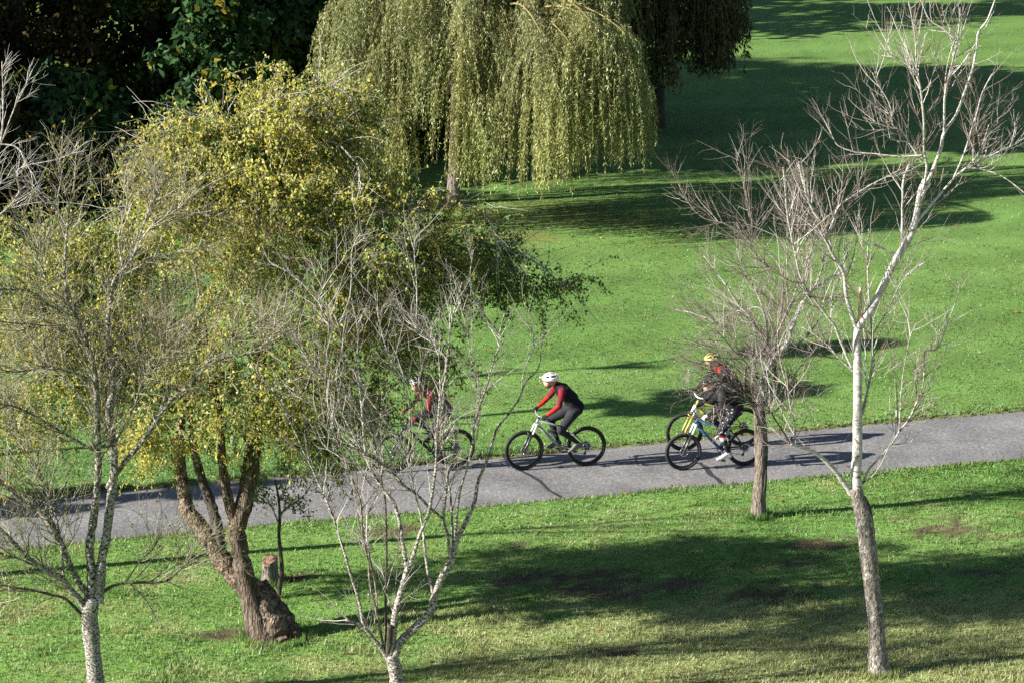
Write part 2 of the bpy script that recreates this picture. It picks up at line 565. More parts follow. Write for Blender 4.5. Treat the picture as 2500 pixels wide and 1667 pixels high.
for bx_, by_, br_, nb_ in ((2149, 1648, 0.17, 260), (1852, 1264, 0.13, 220), (675, 1562, 0.42, 420), (659, 1426, 0.16, 160)):
    c_ = gnd(bx_, by_)
    a_ = rng.uniform(0, 2 * np.pi, nb_); q_ = br_ + np.abs(rng.normal(0, 0.09, nb_))
    x = c_[0] + np.cos(a_) * q_; y = c_[1] + np.sin(a_) * q_
    z = hgt(x, y); col = ground_col(x, y)
    for k in range(4):
        ang = rng.uniform(0, 2 * np.pi, nb_); la = rng.uniform(0, 2 * np.pi, nb_)
        hh = rng.uniform(0.05, 0.15, nb_); w = rng.uniform(0.004, 0.008, nb_); ln = rng.uniform(0.1, 0.6, nb_) * hh
        GB.append(np.stack([np.stack([x - np.cos(ang) * w, y - np.sin(ang) * w, z - 0.01], 1), np.stack([x + np.cos(ang) * w, y + np.sin(ang) * w, z - 0.01], 1),
                            np.stack([x + np.cos(la) * ln, y + np.sin(la) * ln, z + hh], 1)], 1).reshape(-1, 3))
        GC.append(col * rng.uniform(0.6, 1.4, nb_)[:, None])
GBv = np.concatenate(GB)
grass = obj('grass', np_mesh('grass', GBv, np.arange(len(GBv)).reshape(-1, 3), np.concatenate(GC)), M_GRASS)
tag(grass, 'short green grass covering the lawn on both sides of the path', 'grass', kind='stuff')

# fallen leaves
n = 3200
x, y = scatter(n, 44, 108, 1.6)
y[: n // 4] = rng.normal(78.5, 4.5, n // 4); x[: n // 4] = rng.normal(1.5, 4.5, n // 4)
keep = (path_d(x, y) > 0.1) | (rng.random(n) < 0.12)
x, y = x[keep], y[keep]; n = len(x)
z = np.where(path_d(x, y) < 0, path_z(x, y) + 0.008, hgt(x, y) + 0.045)
dv = rng.normal(0, 1, (n, 3)); dv[:, 2] *= 0.3
nv = rng.normal(0, 0.35, (n, 3)) + [0, 0, 1]
v, f = leaves(np.stack([x, y, z], 1), dv, nv, rng.uniform(0.04, 0.10, n), rng.uniform(0.03, 0.065, n))
pal = np.array([[0.42, 0.33, 0.06], [0.34, 0.20, 0.05], [0.22, 0.12, 0.045], [0.45, 0.40, 0.14], [0.36, 0.16, 0.04]])
fl = obj('fallen_leaves', np_mesh('fallen_leaves', v, f, pal[rng.integers(0, 5, n)] * rng.uniform(0.6, 1.1, (n, 1))), M_LEAF)
tag(fl, 'scattered yellow and brown autumn leaves lying on the lawn', 'fallen leaves', kind='stuff')

# ------------------------------------------------------------------ trees
def smooth_path(P, m=5):
    P = np.asarray(P, float)
    Q = np.concatenate([[2 * P[0] - P[1]], P, [2 * P[-1] - P[-2]]])
    out = []
    for i in range(1, len(Q) - 2):
        p0, p1, p2, p3 = Q[i - 1], Q[i], Q[i + 1], Q[i + 2]
        for t in np.arange(m) / m:
            out.append(0.5 * (2 * p1 + (p2 - p0) * t + (2 * p0 - 5 * p1 + 4 * p2 - p3) * t * t + (3 * p1 - p0 - 3 * p2 + p3) * t ** 3))
    out.append(P[-1])
    return np.array(out)


class Tree:
    """limbs are traced as photograph pixels; each keeps its own depth, starting where it meets its parent"""
    def __init__(s, name, bpx, bpy_, label, cat='tree', group=None):
        s.base = gnd(bpx, bpy_)
        s.base[2] = float(hgt(s.base[0:1], s.base[1:2])[0])
        s.root = empty(name, s.base)
        tag(s.root, label, cat, group)
        s.px = []; s.dy = []           # traced points for finding parents
        s.limbs = []                   # (paths, radii) 3D for sprouting

    def limb(s, pts, w0, w1, mat, dy=None, spread=0.55, name='branch', sides=9, rough=0.06, flare=0.0, w_mid=None, keep=True, kink=0.0):
        pts = np.array(pts, float)
        if s.px:
            A = np.concatenate(s.px); D = np.concatenate(s.dy)
            j = np.argmin(((A - pts[0]) ** 2).sum(1))
            d0 = D[j]
        else:
            d0 = 0.0
        q = smooth_path(pts, 5)
        seg = np.linalg.norm(np.diff(q, axis=0), axis=1)
        l = np.concatenate([[0], np.cumsum(seg)]); t = l / l[-1]
        lm = l[-1] * s.base[1] / F
        d1 = d0 + (dy if dy is not None else rng.uniform(-spread, spread) * lm)
        dd = d0 + (d1 - d0) * t ** 1.2
        if kink:
            q = q + (np.stack([fbm(l / 45.0, 0.3 + len(s.px), 3, 90), fbm(l / 45.0, 5.3 + len(s.px), 3, 95)], 1) - 0.5) * kink * np.minimum(1, l / 20)[:, None]
        P = np.array([at_y(a, b_, s.base[1] + c) for (a, b_), c in zip(q, dd)])
        k = s.base[1] / F * 0.5 / cp
        if w_mid is None:
            w = w0 + (w1 - w0) * t ** 0.8
        else:
            w = np.interp(t, np.linspace(0, 1, len(w_mid) + 2), [w0] + list(w_mid) + [w1])
        r = w * k
        if flare: r = r * (1 + flare * np.exp(-t * 14))
        r = r * (1 + rough * rng.normal(0, 1, len(r)))
        L = P - s.base
        v, f = tubes(L[None], r[None], sides)
        if rough and sides >= 9:
            v = v + (rng.normal(0, 1, v.shape)) * np.repeat(r, sides)[:, None] * rough * 0.7
        # closed end
        tip = len(v); v = np.concatenate([v, L[-1:] + (L[-1] - L[-2]) * 0.15])
        e = np.arange(sides) + (len(r) - 1) * sides
        cap = np.stack([e, np.roll(e, -1), np.full(sides, tip), np.full(sides, tip)], 1)
        me = bpy.data.meshes.new(name)
        faces = [tuple(x) for x in f] + [(int(a), int(c), int(d)) for a, c, d, _ in cap]
        me.from_pydata([tuple(x) for x in v], [], faces)
        me.polygons.foreach_set('use_smooth', np.ones(len(me.polygons), bool))
        o = obj(name, me, mat, s.root)
        s.px.append(q); s.dy.append(dd)
        if keep:
            s.limbs.append((L, r))
        return o

    def limb_array(s, K=24, skip=0):
        ps, rs = [], []
        for L, r in s.limbs[skip:]:
            t = np.linspace(0, 1, len(L)); u = np.linspace(0, 1, K)
            ps.append(np.stack([np.interp(u, t, L[:, k]) for k in range(3)], 1)); rs.append(np.interp(u, t, r))
        return np.array(ps), np.array(rs)

    def twigs(s, levels, skip=1, name='twigs', wts=None):
        """levels: dicts n, L, ang, trop, wander, r, t, K, col"""
        bag = Bag()
        P, Rr = s.limb_array(skip=skip)
        allp = []
        for i, lv in enumerate(levels):
            p, tan, r, t = sample(P, Rr, lv['n'], *lv.get('t', (0.15, 1.0)))
            d = deflect(tan, *lv['ang'])
            d = norm(d + np.array(lv.get('up', (0, 0, 0.2))))
            L = rng.uniform(*lv['L'], lv['n']) * (1.3 - lv.get('taper', 0.85) * t)
            K = lv.get('K', 6)
            paths = grow(p, d, L, K, lv.get('wander', 0.12), lv.get('trop', (0, 0, 0.04)))
            paths[:, :, 2] = np.maximum(paths[:, :, 2], 0.25)
            r0 = np.minimum(r * 0.75, lv['r'] * rng.uniform(0.7, 1.25, lv['n']))
            rr = r0[:, None] * np.linspace(1, 0.28, K)[None]
            v, f = tubes(paths, rr, 3)
            c = np.array(lv['col'])[rng.integers(0, len(lv['col']), lv['n'])] * rng.uniform(0.7, 1.25, (lv['n'], 1))
            c = np.repeat(c, (K - 1) * 3, axis=0)
            bag.add(v, f, c)
            P, Rr = paths, rr
            allp.append((paths, rr))
        o = obj(name, bag.mesh(name, True), M_TWIG, s.root)
        tag(o, kind='stuff')
        return allp


GREYS = [(0.26, 0.23, 0.20), (0.20, 0.17, 0.145), (0.38, 0.355, 0.32), (0.09, 0.072, 0.06)]
WHITES = [(0.52, 0.49, 0.45), (0.44, 0.41, 0.37), (0.36, 0.32, 0.29), (0.20, 0.165, 0.14)]
OLIVE = [(0.24, 0.225, 0.14), (0.40, 0.38, 0.28), (0.16, 0.145, 0.09), (0.07, 0.06, 0.042), (0.32, 0.305, 0.22)]
REDS = [(0.24, 0.11, 0.06), (0.28, 0.15, 0.075), (0.24, 0.17, 0.13)]
PINKGREY = [(0.24, 0.19, 0.165), (0.18, 0.14, 0.12), (0.33, 0.29, 0.26), (0.10, 0.072, 0.06)]

# --- A: tall silver-barked bare tree on the right
A = Tree('bare_tree', 2149, 1648, 'tall bare tree with white bark and a leaning forked top, nearest on the right')
A.limb([(2149, 1652), (2143, 1600), (2140, 1527), (2131, 1450), (2125, 1397), (2119, 1340), (2114, 1293), (2106, 1255), (2096, 1218), (2088, 1189)],
       52, 32, M_SILVER_LOW, dy=0.0, name='trunk', sides=14, flare=0.35, w_mid=[43, 40, 42, 46, 42], rough=0.03)
A.limb([(2106, 1215), (2118, 1240), (2127, 1285), (2129, 1340), (2128, 1395)], 20, 7, M_DARKBARK, dy=0.05, name='bark_ridge', sides=9, rough=0.08, keep=False)
A.limb([(2092, 1205), (2090, 1150), (2093, 1110), (2094, 1006), (2094, 902), (2092, 840), (2096, 801), (2104, 786), (2117, 769), (2130, 750), (2155, 702), (2187, 635),
        (2219, 584), (2235, 536), (2247, 469), (2258, 440)], 27, 13, M_SILVER, dy=0.5, name='leader', sides=12, w_mid=[24, 22, 20, 19, 17], rough=0.03)
A.limb([(2250, 480), (2274, 424), (2297, 367), (2305, 325), (2335, 281), (2354, 230), (2370, 185), (2383, 128), (2388, 80), (2411, 48), (2432, -10)], 11, 3, M_SILVER, kink=4)
A.limb([(2252, 470), (2262, 411), (2256, 367), (2255, 287), (2249, 223), (2239, 179), (2233, 80), (2220, 16), (2214, -20)], 8, 2.5, M_SILVER, kink=4)
A.limb([(2305, 325), (2306, 239), (2316, 191), (2329, 137), (2338, 96), (2345, 20)], 7, 2.5, M_SILVER, kink=4)
A.limb([(2336, 100), (2300, 70), (2268, 48), (2246, -5)], 4, 2, M_SILVER, kink=3)
A.limb([(2098, 792), (2100, 750), (2101, 703)], 12, 9, [M_PALEWOOD], dy=0.0, name='broken_stub', sides=9, keep=False)
A.limb([(2090, 798), (2072, 747), (2064, 705), (2059, 667), (2037, 629), (2018, 587), (2005, 546), (1986, 514), (1970, 475), (1964, 450), (1951, 396)], 11, 6, M_SILVER, dy=-0.6, kink=4)
A.limb([(2018, 580), (2034, 542), (2048, 507), (2075, 485), (2130, 450), (2200, 415)], 6, 2.5, M_SILVER, kink=4)
A.limb([(2079, 895), (2053, 836), (2037, 795), (2018, 772), (1980, 721), (1957, 683), (1945, 635), (1933, 587), (1922, 530), (1919, 482), (1912, 410)], 7, 2.5, M_SILVER, dy=-0.8, kink=5)
A.limb([(2081, 905), (2044, 871), (2024, 846), (1995, 822), (1960, 800)], 5.5, 2.5, M_GREY, kink=4)
A.limb([(2249, 395), (2223, 354), (2198, 319), (2153, 306), (2112, 287)], 5, 2.2, M_SILVER, kink=4)
A.limb([(2250, 380), (2191, 383), (2128, 376), (2089, 373), (2048, 357), (2032, 335)], 4.5, 2, M_SILVER, kink=4)
A.limb([(2190, 315), (2179, 303), (2172, 255), (2144, 207), (2131, 179)], 4, 2, M_SILVER, kink=4)
A.limb([(2242, 191), (2220, 163), (2179, 137), (2150, 118)], 4, 2, M_SILVER, kink=4)
A.limb([(2236, 545), (2257, 520), (2283, 488), (2322, 443), (2367, 405), (2415, 383), (2462, 360), (2500, 341), (2560, 322)], 8, 3, M_SILVER, kink=4)
A.limb([(2326, 440), (2357, 367), (2376, 303), (2395, 236), (2421, 182)], 5, 2, M_SILVER, kink=4)
A.limb([(2365, 405), (2392, 370), (2415, 303)], 4, 2, M_SILVER, kink=4)
A.limb([(2350, 415), (2383, 411), (2446, 431), (2510, 478)], 3.5, 2, M_SILVER, kink=4)
A.limb([(2118, 560 + 30), (2125, 560), (2205, 590), (2215, 560)][0:1] + [(2195, 620), (2202, 560), (2203, 500), (2206, 440), (2222, 395)], 6, 5, M_SILVER, dy=0.4)
A.limb([(2078, 1204), (2055, 1170), (2023, 1131), (1981, 1100), (1945, 1087), (1930, 1082)], 15, 8, M_SILVER, dy=-0.3, rough=0.05)
A.limb([(1942, 1086), (1942, 1079), (1937, 1022), (1924, 954), (1908, 892), (1898, 824), (1905, 760)], 6, 2.5, M_GREY, kink=5)
A.limb([(1930, 1082), (1898, 1032), (1877, 996), (1868, 970)], 5, 3, M_DARKBARK, kink=4)
A.limb([(2105, 1180), (2122, 1142), (2164, 1100), (2195, 1053), (2231, 1001), (2252, 944), (2257, 903), (2260, 858), (2289, 852), (2315, 785), (2340, 715), (2338, 690)], 6.5, 1.8, M_GREY, kink=5)
A.limb([(2195, 1053), (2200, 954), (2216, 850), (2235, 790)], 4, 2, M_GREY, kink=5)
A.limb([(2106, 1178), (2138, 1160), (2169, 1152)], 5, 3, M_DARKBARK, kink=4)
A.limb([(2106, 1012), (2117, 960), (2128, 900), (2130, 865), (2128, 801), (2121, 705), (2117, 641), (2121, 560)], 8, 3, M_GREY, dy=0.5, kink=5)
A.limb([(2130, 860), (2160, 780), (2185, 720), (2215, 670), (2260, 640)], 4, 2, M_GREY, kink=5)
A.twigs([dict(n=420, taper=0.6, L=(0.35, 1.05), ang=(0.5, 1.1), up=(0, 0, 0.25), wander=0.10, trop=(0, 0, 0.07), r=0.0085, col=WHITES + PINKGREY, K=7),
         dict(n=1700, taper=0.6, L=(0.15, 0.5), ang=(0.5, 1.0), up=(0, 0, 0.25), wander=0.12, trop=(0, 0, 0.07), r=0.005, col=PINKGREY + WHITES, K=5),
         dict(n=1700, L=(0.07, 0.22), ang=(0.4, 1.0), up=(0, 0, 0.35), wander=0.1, r=0.0042, col=REDS + PINKGREY[:2], K=4)], skip=3)

# --- B: shorter twiggy tree beside the path
B = Tree('bare_tree', 1852, 1264, 'short bare tree with brown trunk and dense grey twigs, beside the paired cyclists')
B.limb([(1851, 1268), (1853, 1215), (1857, 1163), (1858, 1084), (1856, 1030), (1852, 985)], 38, 31, M_TAN, dy=0.0, name='trunk', sides=14, flare=0.2, w_mid=[34, 33, 32], rough=0.04)
B.limb([(1864, 1000), (1868, 1060), (1870, 1130), (1866, 1200)], 13, 6, M_DARKBARK, dy=-0.1, name='bark_ridge', keep=False)
B.limb([(1852, 1005), (1857, 947), (1880, 890), (1905, 858), (1922, 840), (1934, 802), (1945, 775), (1957, 744), (1972, 718), (2003, 695), (2033, 675), (2070, 655)], 20, 5, M_SILVER, dy=0.4, w_mid=[15, 12, 11, 8], kink=5)
B.limb([(1968, 722), (2000, 727), (2035, 728), (2060, 725)], 6, 3, M_DARKBARK, kink=4)
B.limb([(1845, 1000), (1832, 980), (1820, 965), (1818, 930), (1822, 890)], 14, 6, M_TAN, dy=-0.5, kink=5)
B.limb([(1860, 1000), (1885, 960), (1892, 920), (1890, 880), (1896, 829), (1911, 783), (1934, 737), (1950, 690)], 13, 4, M_GREY, dy=0.7, kink=6)
B.limb([(1848, 975), (1827, 897), (1788, 852), (1760, 820), (1742, 800)], 8, 2.5, M_GREY, kink=6)
B.limb([(1888, 850), (1834, 779), (1800, 744), (1773, 698), (1746, 660), (1719, 626)], 6, 2.5, M_GREY, kink=6)
B.limb([(1880, 890), (1869, 783), (1842, 706), (1807, 637), (1800, 610)], 6, 2.5, M_GREY, kink=6)
B.limb([(1922, 840), (1911, 760), (1911, 660), (1880, 656), (1850, 630), (1830, 591), (1773, 549), (1708, 526), (1658, 454), (1643, 423)], 4.5, 1.6, M_TAN, dy=0.8, kink=7)
B.limb([(1836, 597), (1834, 534), (1811, 438), (1800, 400), (1795, 368)], 3, 1.5, M_TAN, kink=5)
B.limb([(1930, 810), (1922, 706), (1922, 515), (1911, 411)], 4, 1.6, M_GREY, kink=6)
B.limb([(1875, 900), (1865, 764), (1819, 756), (1781, 767), (1746, 783), (1685, 764), (1650, 756)], 6, 2, M_GREY, kink=5)
B.limb([(1840, 985), (1800, 950), (1760, 930), (1725, 940), (1700, 962)], 6, 2, M_DARKBARK, dy=-0.7, kink=5)
B.limb([(1838, 990), (1795, 970), (1750, 985), (1735, 1010)], 5, 2, M_DARKBARK, dy=-0.4, kink=5)
B.limb([(1860, 1010), (1895, 1000), (1920, 960), (1950, 900), (1985, 860), (2020, 800)], 6, 2, M_GREY, dy=0.6, kink=5)
B.limb([(1905, 858), (1960, 830), (2010, 760), (2050, 680), (2070, 600)], 5, 2, M_GREY, dy=0.8, kink=6)
B.limb([(1990, 700), (2010, 640), (2005, 560), (2020, 500)], 4, 2, M_GREY, kink=6)
B.limb([(1957, 744), (1975, 650), (1965, 560), (1985, 470)], 4, 2, M_GREY, kink=6)
for pts_, d_ in (([(1845, 960), (1800, 900), (1740, 880), (1690, 890), (1660, 915)], -0.5), ([(1848, 950), (1790, 870), (1720, 840), (1680, 845)], 0.2),
                 ([(1842, 985), (1780, 940), (1740, 905), (1700, 900)], -0.2), ([(1850, 940), (1830, 850), (1770, 800), (1720, 790)], 0.4),
                 ([(1860, 940), (1900, 900), (1950, 930), (1990, 960)], 0.3), ([(1846, 975), (1800, 925), (1765, 915), (1735, 935)], 0.3), ([(1862, 930), (1870, 860), (1850, 800), (1800, 760)], -0.4)):
    B.limb(pts_, 4.5, 1.5, M_TAN, dy=d_, kink=6, sides=6)
B.twigs([dict(n=560, L=(0.45, 1.35), ang=(0.4, 1.2), up=(-0.08, 0, 0.12), wander=0.10, trop=(-0.02, 0, 0.03), r=0.0068, col=GREYS + PINKGREY, K=8, t=(0.0, 0.95)),
         dict(n=2900, L=(0.22, 0.58), ang=(0.4, 1.0), up=(0, 0, 0.10), wander=0.12, trop=(0, 0, 0.03), r=0.005, col=PINKGREY + GREYS, K=5),
         dict(n=2400, L=(0.10, 0.28), ang=(0.4, 1.0), up=(0, 0, 0.15), wander=0.1, r=0.0038, col=PINKGREY + REDS[2:], K=4)], skip=2)

# --- C: many-stemmed bare tree in front, bottom centre
C = Tree('bare_tree', 974, 1752, 'bare tree splitting low into many speckled grey stems, bottom centre')
C.limb([(974, 1756), (972, 1700), (968, 1655), (962, 1622), (955, 1598)], 40, 34, M_SPECK, dy=0.0, name='trunk', sides=14, flare=0.2, rough=0.03)
C.limb([(958, 1612), (970, 1580), (986, 1557), (1014, 1530), (1049, 1494), (1061, 1455), (1077, 1412), (1104, 1365), (1108, 1345), (1116, 1317), (1139, 1270), (1159, 1223),
        (1167, 1176), (1183, 1137), (1198, 1097), (1213, 1046), (1234, 1020), (1254, 993), (1269, 970), (1276, 950), (1287, 928), (1314, 899), (1321, 857), (1324, 815)],
       24, 2.5, M_SPECK, dy=0.8, w_mid=[20, 17, 12, 8, 6, 4], sides=10)
C.limb([(1270, 966), (1274, 953), (1277, 917), (1292, 872), (1303, 845), (1296, 790), (1280, 740)], 4, 2, M_GREY)
C.limb([(1100, 1372), (1092, 1302), (1084, 1270), (1088, 1207), (1092, 1148), (1080, 1089), (1078, 1050), (1086, 930), (1100, 800), (1128, 690)], 10, 2.5, M_SPECK, dy=-0.5, kink=6)
C.limb([(1106, 1340), (1104, 1306), (1100, 1215), (1093, 1160), (1110, 1090), (1118, 1000)], 7, 3, M_SPECK, kink=5)
C.limb([(1110, 1335), (1116, 1239), (1128, 1180), (1143, 1129), (1155, 1074), (1159, 1030), (1188, 940), (1208, 872), (1222, 825), (1188, 777), (1160, 729), (1147, 688), (1157, 610)], 8, 2, M_SPECK, dy=0.5, kink=6)
C.limb([(1222, 825), (1240, 790), (1246, 765)], 3, 2, M_GREY)
C.limb([(1086, 1275), (1076, 1262), (1049, 1239), (1017, 1207), (986, 1184), (962, 1156), (939, 1137), (892, 1105), (844, 1085), (790, 1065)], 9, 3, M_LICHEN, dy=-0.5, kink=4)
C.limb([(952, 1605), (956, 1570), (962, 1534), (964, 1502), (978, 1447), (990, 1404), (996, 1384)], 21, 14, M_SPECK, dy=-0.1, sides=10, rough=0.04)
C.limb([(946, 1600), (950, 1575), (952, 1540), (953, 1528)], 19, 13, M_DARKBARK, dy=-0.12, name='dead_stub', sides=10, keep=False)
C.limb([(996, 1390), (986, 1345), (978, 1286), (968, 1247), (959, 1223), (939, 1199), (911, 1156), (892, 1113), (868, 1074), (830, 1000), (791, 919), (743, 865), (712, 807), (657, 782), (610, 738)],
       11, 2.5, M_SPECK, dy=0.9, w_mid=[9, 7, 5, 4], kink=5)
C.limb([(996, 1390), (1006, 1365), (1021, 1317), (1033, 1286), (1045, 1255), (1057, 1199), (1065, 1129), (1066, 1050), (1075, 950), (1070, 860), (1052, 820)], 11, 3, M_SPECK, dy=-0.2, kink=5)
C.limb([(1056, 1445), (1041, 1373), (1033, 1286), (1021, 1227), (1006, 1168), (994, 1121), (970, 1070), (930, 1010), (885, 945), (874, 870), (871, 791), (860, 730)], 7, 2.5, M_GREY, dy=0.6, kink=5)
C.limb([(942, 1592), (943, 1540), (941, 1483), (943, 1404), (943, 1306), (939, 1215), (927, 1148), (910, 1060), (880, 990)], 8, 3, M_DARKBARK, dy=0.5, kink=3)
C.limb([(940, 1600), (933, 1560), (919, 1491), (903, 1424), (898, 1365), (886, 1306), (880, 1227), (864, 1180), (829, 1089), (801, 1010), (795, 920), (803, 798), (797, 740)], 7, 2.5, M_TAN, dy=-0.6, kink=4)
C.limb([(921, 1500), (915, 1416), (901, 1341), (896, 1262), (919, 1207), (935, 1130), (925, 1060)], 5, 2.5, M_TAN, kink=5)
C.limb([(946, 1606), (930, 1580), (915, 1561), (888, 1530), (865, 1520), (844, 1512)], 14, 6, M_SPECK, dy=-0.2, sides=9)
C.limb([(890, 1530), (884, 1510), (876, 1463), (860, 1412), (840, 1349), (821, 1282), (801, 1231), (785, 1192), (752, 1123), (725, 1065), (689, 989), (627, 909), (600, 862)], 8, 3, M_SPECK, dy=0.7, kink=4)
C.limb([(892, 1105), (874, 928), (836, 881), (836, 836), (826, 807), (801, 785), (779, 734), (788, 705), (769, 670), (760, 640)], 6, 2, M_GREY, dy=0.5, kink=4)
C.limb([(826, 800), (855, 721), (858, 619), (870, 590)], 4, 2, M_GREY, kink=3)
C.limb([(779, 740), (745, 700), (700, 662), (660, 640), (640, 600)], 4, 2, M_GREY, kink=3)
C.limb([(786, 710), (812, 668), (840, 630), (848, 612)], 3, 2, M_GREY)
C.limb([(1066, 1060), (1088, 896), (1078, 862), (1040, 823), (1011, 798), (967, 750), (940, 743)], 6, 2, M_GREY, dy=0.4, kink=4)
C.limb([(1015, 805), (1018, 712), (1011, 619), (1014, 580)], 4, 2, M_GREY, kink=3)
C.limb([(994, 1121), (1000, 1010), (985, 930), (950, 870), (930, 800), (915, 720)], 5, 2, M_GREY, kink=5)
C.limb([(939, 1199), (900, 1180), (850, 1100), (800, 1050), (760, 990), (720, 960)], 5, 2, M_GREY, dy=-0.6, kink=5)
C.limb([(962, 1156), (940, 1090), (900, 1050), (860, 980), (815, 930), (770, 900), (720, 830), (690, 760)], 6, 2, M_SPECK, dy=-0.4, kink=5)
C.limb([(1004, 1170), (1012, 1090), (1030, 1000), (1022, 930), (1035, 860)], 5, 2, M_GREY, kink=5)
C.limb([(1157, 1080), (1165, 1060), (1172, 960), (1150, 880), (1140, 800), (1120, 740)], 4, 2, M_GREY, kink=5)
C.twigs([dict(n=620, taper=0.5, L=(0.25, 0.95), ang=(0.35, 1.0), up=(0, 0, 0.2), wander=0.13, trop=(0, 0, 0.04), r=0.0075, col=WHITES + GREYS, K=7, t=(0.3, 1)),
         dict(n=1700, taper=0.5, L=(0.12, 0.42), ang=(0.5, 1.1), up=(0, 0, 0.12), wander=0.14, trop=(0, 0, 0.02), r=0.005, col=WHITES + GREYS, K=5),
         dict(n=1500, L=(0.05, 0.18), ang=(0.5, 1.2), wander=0.15, r=0.004, col=WHITES, K=4)], skip=2)

# --- D: lichen-covered tree on the left
D = Tree('lichen_tree', 236, 1722, 'lichen-speckled tree with spreading limbs and a haze of olive twigs, bottom left')
D.limb([(236, 1726), (235, 1690), (233, 1655), (226, 1585), (219, 1501), (226, 1455)], 46, 40, M_SPECK, dy=0.0, name='trunk', sides=14, flare=0.15, w_mid=[43, 40, 42], rough=0.03)
D.limb([(224, 1470), (222, 1389), (219, 1330), (232, 1242), (240, 1144), (237, 1047), (235, 949), (230, 903), (219, 858), (201, 813), (187, 773), (165, 737), (158, 657), (165, 545), (174, 470)],
       24, 3, M_LICHEN, dy=-0.3, w_mid=[20, 18, 14, 9, 6], sides=10)
D.limb([(240, 1470), (249, 1364), (259, 1316), (269, 1232), (279, 1144), (274, 1071), (266, 998), (277, 947), (268, 858), (263, 791), (272, 724), (281, 679), (321, 635), (344, 568), (370, 500), (384, 470), (384, 420)],
       26, 3, M_SPECK, dy=0.5, w_mid=[24, 21, 15, 10, 6], sides=10)
D.limb([(262, 1190), (303, 1130), (352, 1071), (391, 1012), (430, 964), (469, 938), (500, 898), (536, 876), (594, 867), (647, 840), (672, 810)], 15, 3, M_LICHEN, dy=-0.8, w_mid=[12, 10, 7])
D.limb([(268, 840), (303, 822), (353, 791), (379, 769), (420, 733), (470, 700)], 6, 2, M_GREY, kink=4)
D.limb([(281, 681), (330, 657), (393, 621), (473, 612), (520, 600)], 5, 2, M_GREY, kink=4)
D.limb([(321, 632), (357, 568), (402, 532), (446, 501), (480, 460)], 5, 2, M_GREY, kink=4)
D.limb([(222, 1460), (191, 1418), (171, 1379), (152, 1330), (132, 1291), (108, 1247), (83, 1237), (49, 1218), (20, 1188), (0, 1174), (-60, 1110)], 18, 8, M_LICHEN, dy=-0.5, w_mid=[16, 14, 11])
D.limb([(214, 1500), (196, 1465), (176, 1443), (152, 1413), (117, 1394), (73, 1364), (39, 1330), (0, 1291), (-50, 1262)], 18, 6, M_SPECK, dy=-0.9, w_mid=[15, 11])
D.limb([(156, 1410), (147, 1316), (132, 1242), (117, 1193), (98, 1164), (92, 1100)], 8, 3, M_SPECK, dy=0.3)
D.limb([(205, 1505), (161, 1462), (122, 1450), (73, 1438), (29, 1433), (0, 1423), (-50, 1405)], 9, 4, M_DARKBARK, dy=-0.3)
D.limb([(248, 1446), (284, 1426), (342, 1421), (401, 1418), (440, 1389), (469, 1355), (489, 1322)], 9, 2.5, M_DARKBARK, dy=-0.2)
D.limb([(303, 1425), (342, 1369), (372, 1340), (395, 1300)], 4, 2, M_DARKBARK)
D.limb([(430, 1398), (470, 1375), (505, 1372)], 3, 2, M_DARKBARK)
D.limb([(120, 1396), (49, 1364), (0, 1350), (-50, 1330)], 6, 3, M_DARKBARK)
D.limb([(236, 1100), (215, 1091), (171, 1066), (98, 1022), (39, 993), (0, 986), (-50, 970)], 9, 4, M_LICHEN, dy=-0.5)
D.limb([(236, 932), (196, 916), (156, 903), (112, 894), (45, 907), (-10, 900)], 7, 3, M_LICHEN, dy=-0.6)
D.limb([(265, 820), (223, 818), (179, 795), (112, 795), (60, 790), (0, 785), (-40, 770)], 6, 3, M_LICHEN, dy=-0.7)
D.limb([(185, 772), (170, 769), (112, 742), (71, 711), (0, 706), (-40, 700)], 6, 3, M_LICHEN, dy=-0.7)
D.limb([(168, 745), (116, 693), (98, 626), (89, 586), (60, 520)], 5, 2, M_LICHEN, dy=0.5)
D.limb([(277, 947), (310, 900), (330, 840), (360, 790)], 5, 2, M_GREY)
D.limb([(391, 1012), (420, 900), (440, 820), (500, 760), (560, 720)], 6, 2, M_GREY, dy=0.6, kink=5)
D.limb([(270, 1100), (320, 1010), (350, 930), (390, 880), (420, 830)], 6, 2, M_LICHEN, kink=4)
D.limb([(238, 1040), (190, 960), (130, 900), (90, 840), (40, 800)], 6, 2, M_LICHEN, dy=0.7, kink=4)
D.limb([(98, 1164), (60, 1100), (40, 1040), (20, 960), (-10, 900)], 5, 2, M_LICHEN, kink=4)
D.limb([(536, 876), (560, 840), (600, 800), (640, 780)], 4, 2, M_GREY)
D.limb([(165, 560), (140, 500), (150, 430), (145, 380)], 4, 2, M_GREY, kink=4)
D.limb([(300, 655), (290, 580), (310, 500), (305, 440), (312, 400)], 4, 2, M_GREY, kink=4)
tw = D.twigs([dict(n=1150, L=(0.35, 1.1), ang=(0.4, 1.1), up=(0, 0, 0.14), wander=0.13, trop=(0, 0, 0.03), r=0.0075, col=OLIVE + GREYS[:1], K=7, t=(0.25, 1), taper=0.45),
              dict(n=5000, L=(0.16, 0.55), taper=0.4, ang=(0.5, 1.1), up=(0, 0, 0.12), wander=0.14, trop=(0, 0, 0.03), r=0.005, col=OLIVE, K=5),
              dict(n=3200, L=(0.06, 0.24), ang=(0.5, 1.2), wander=0.15, r=0.004, col=OLIVE, K=4)], skip=1)
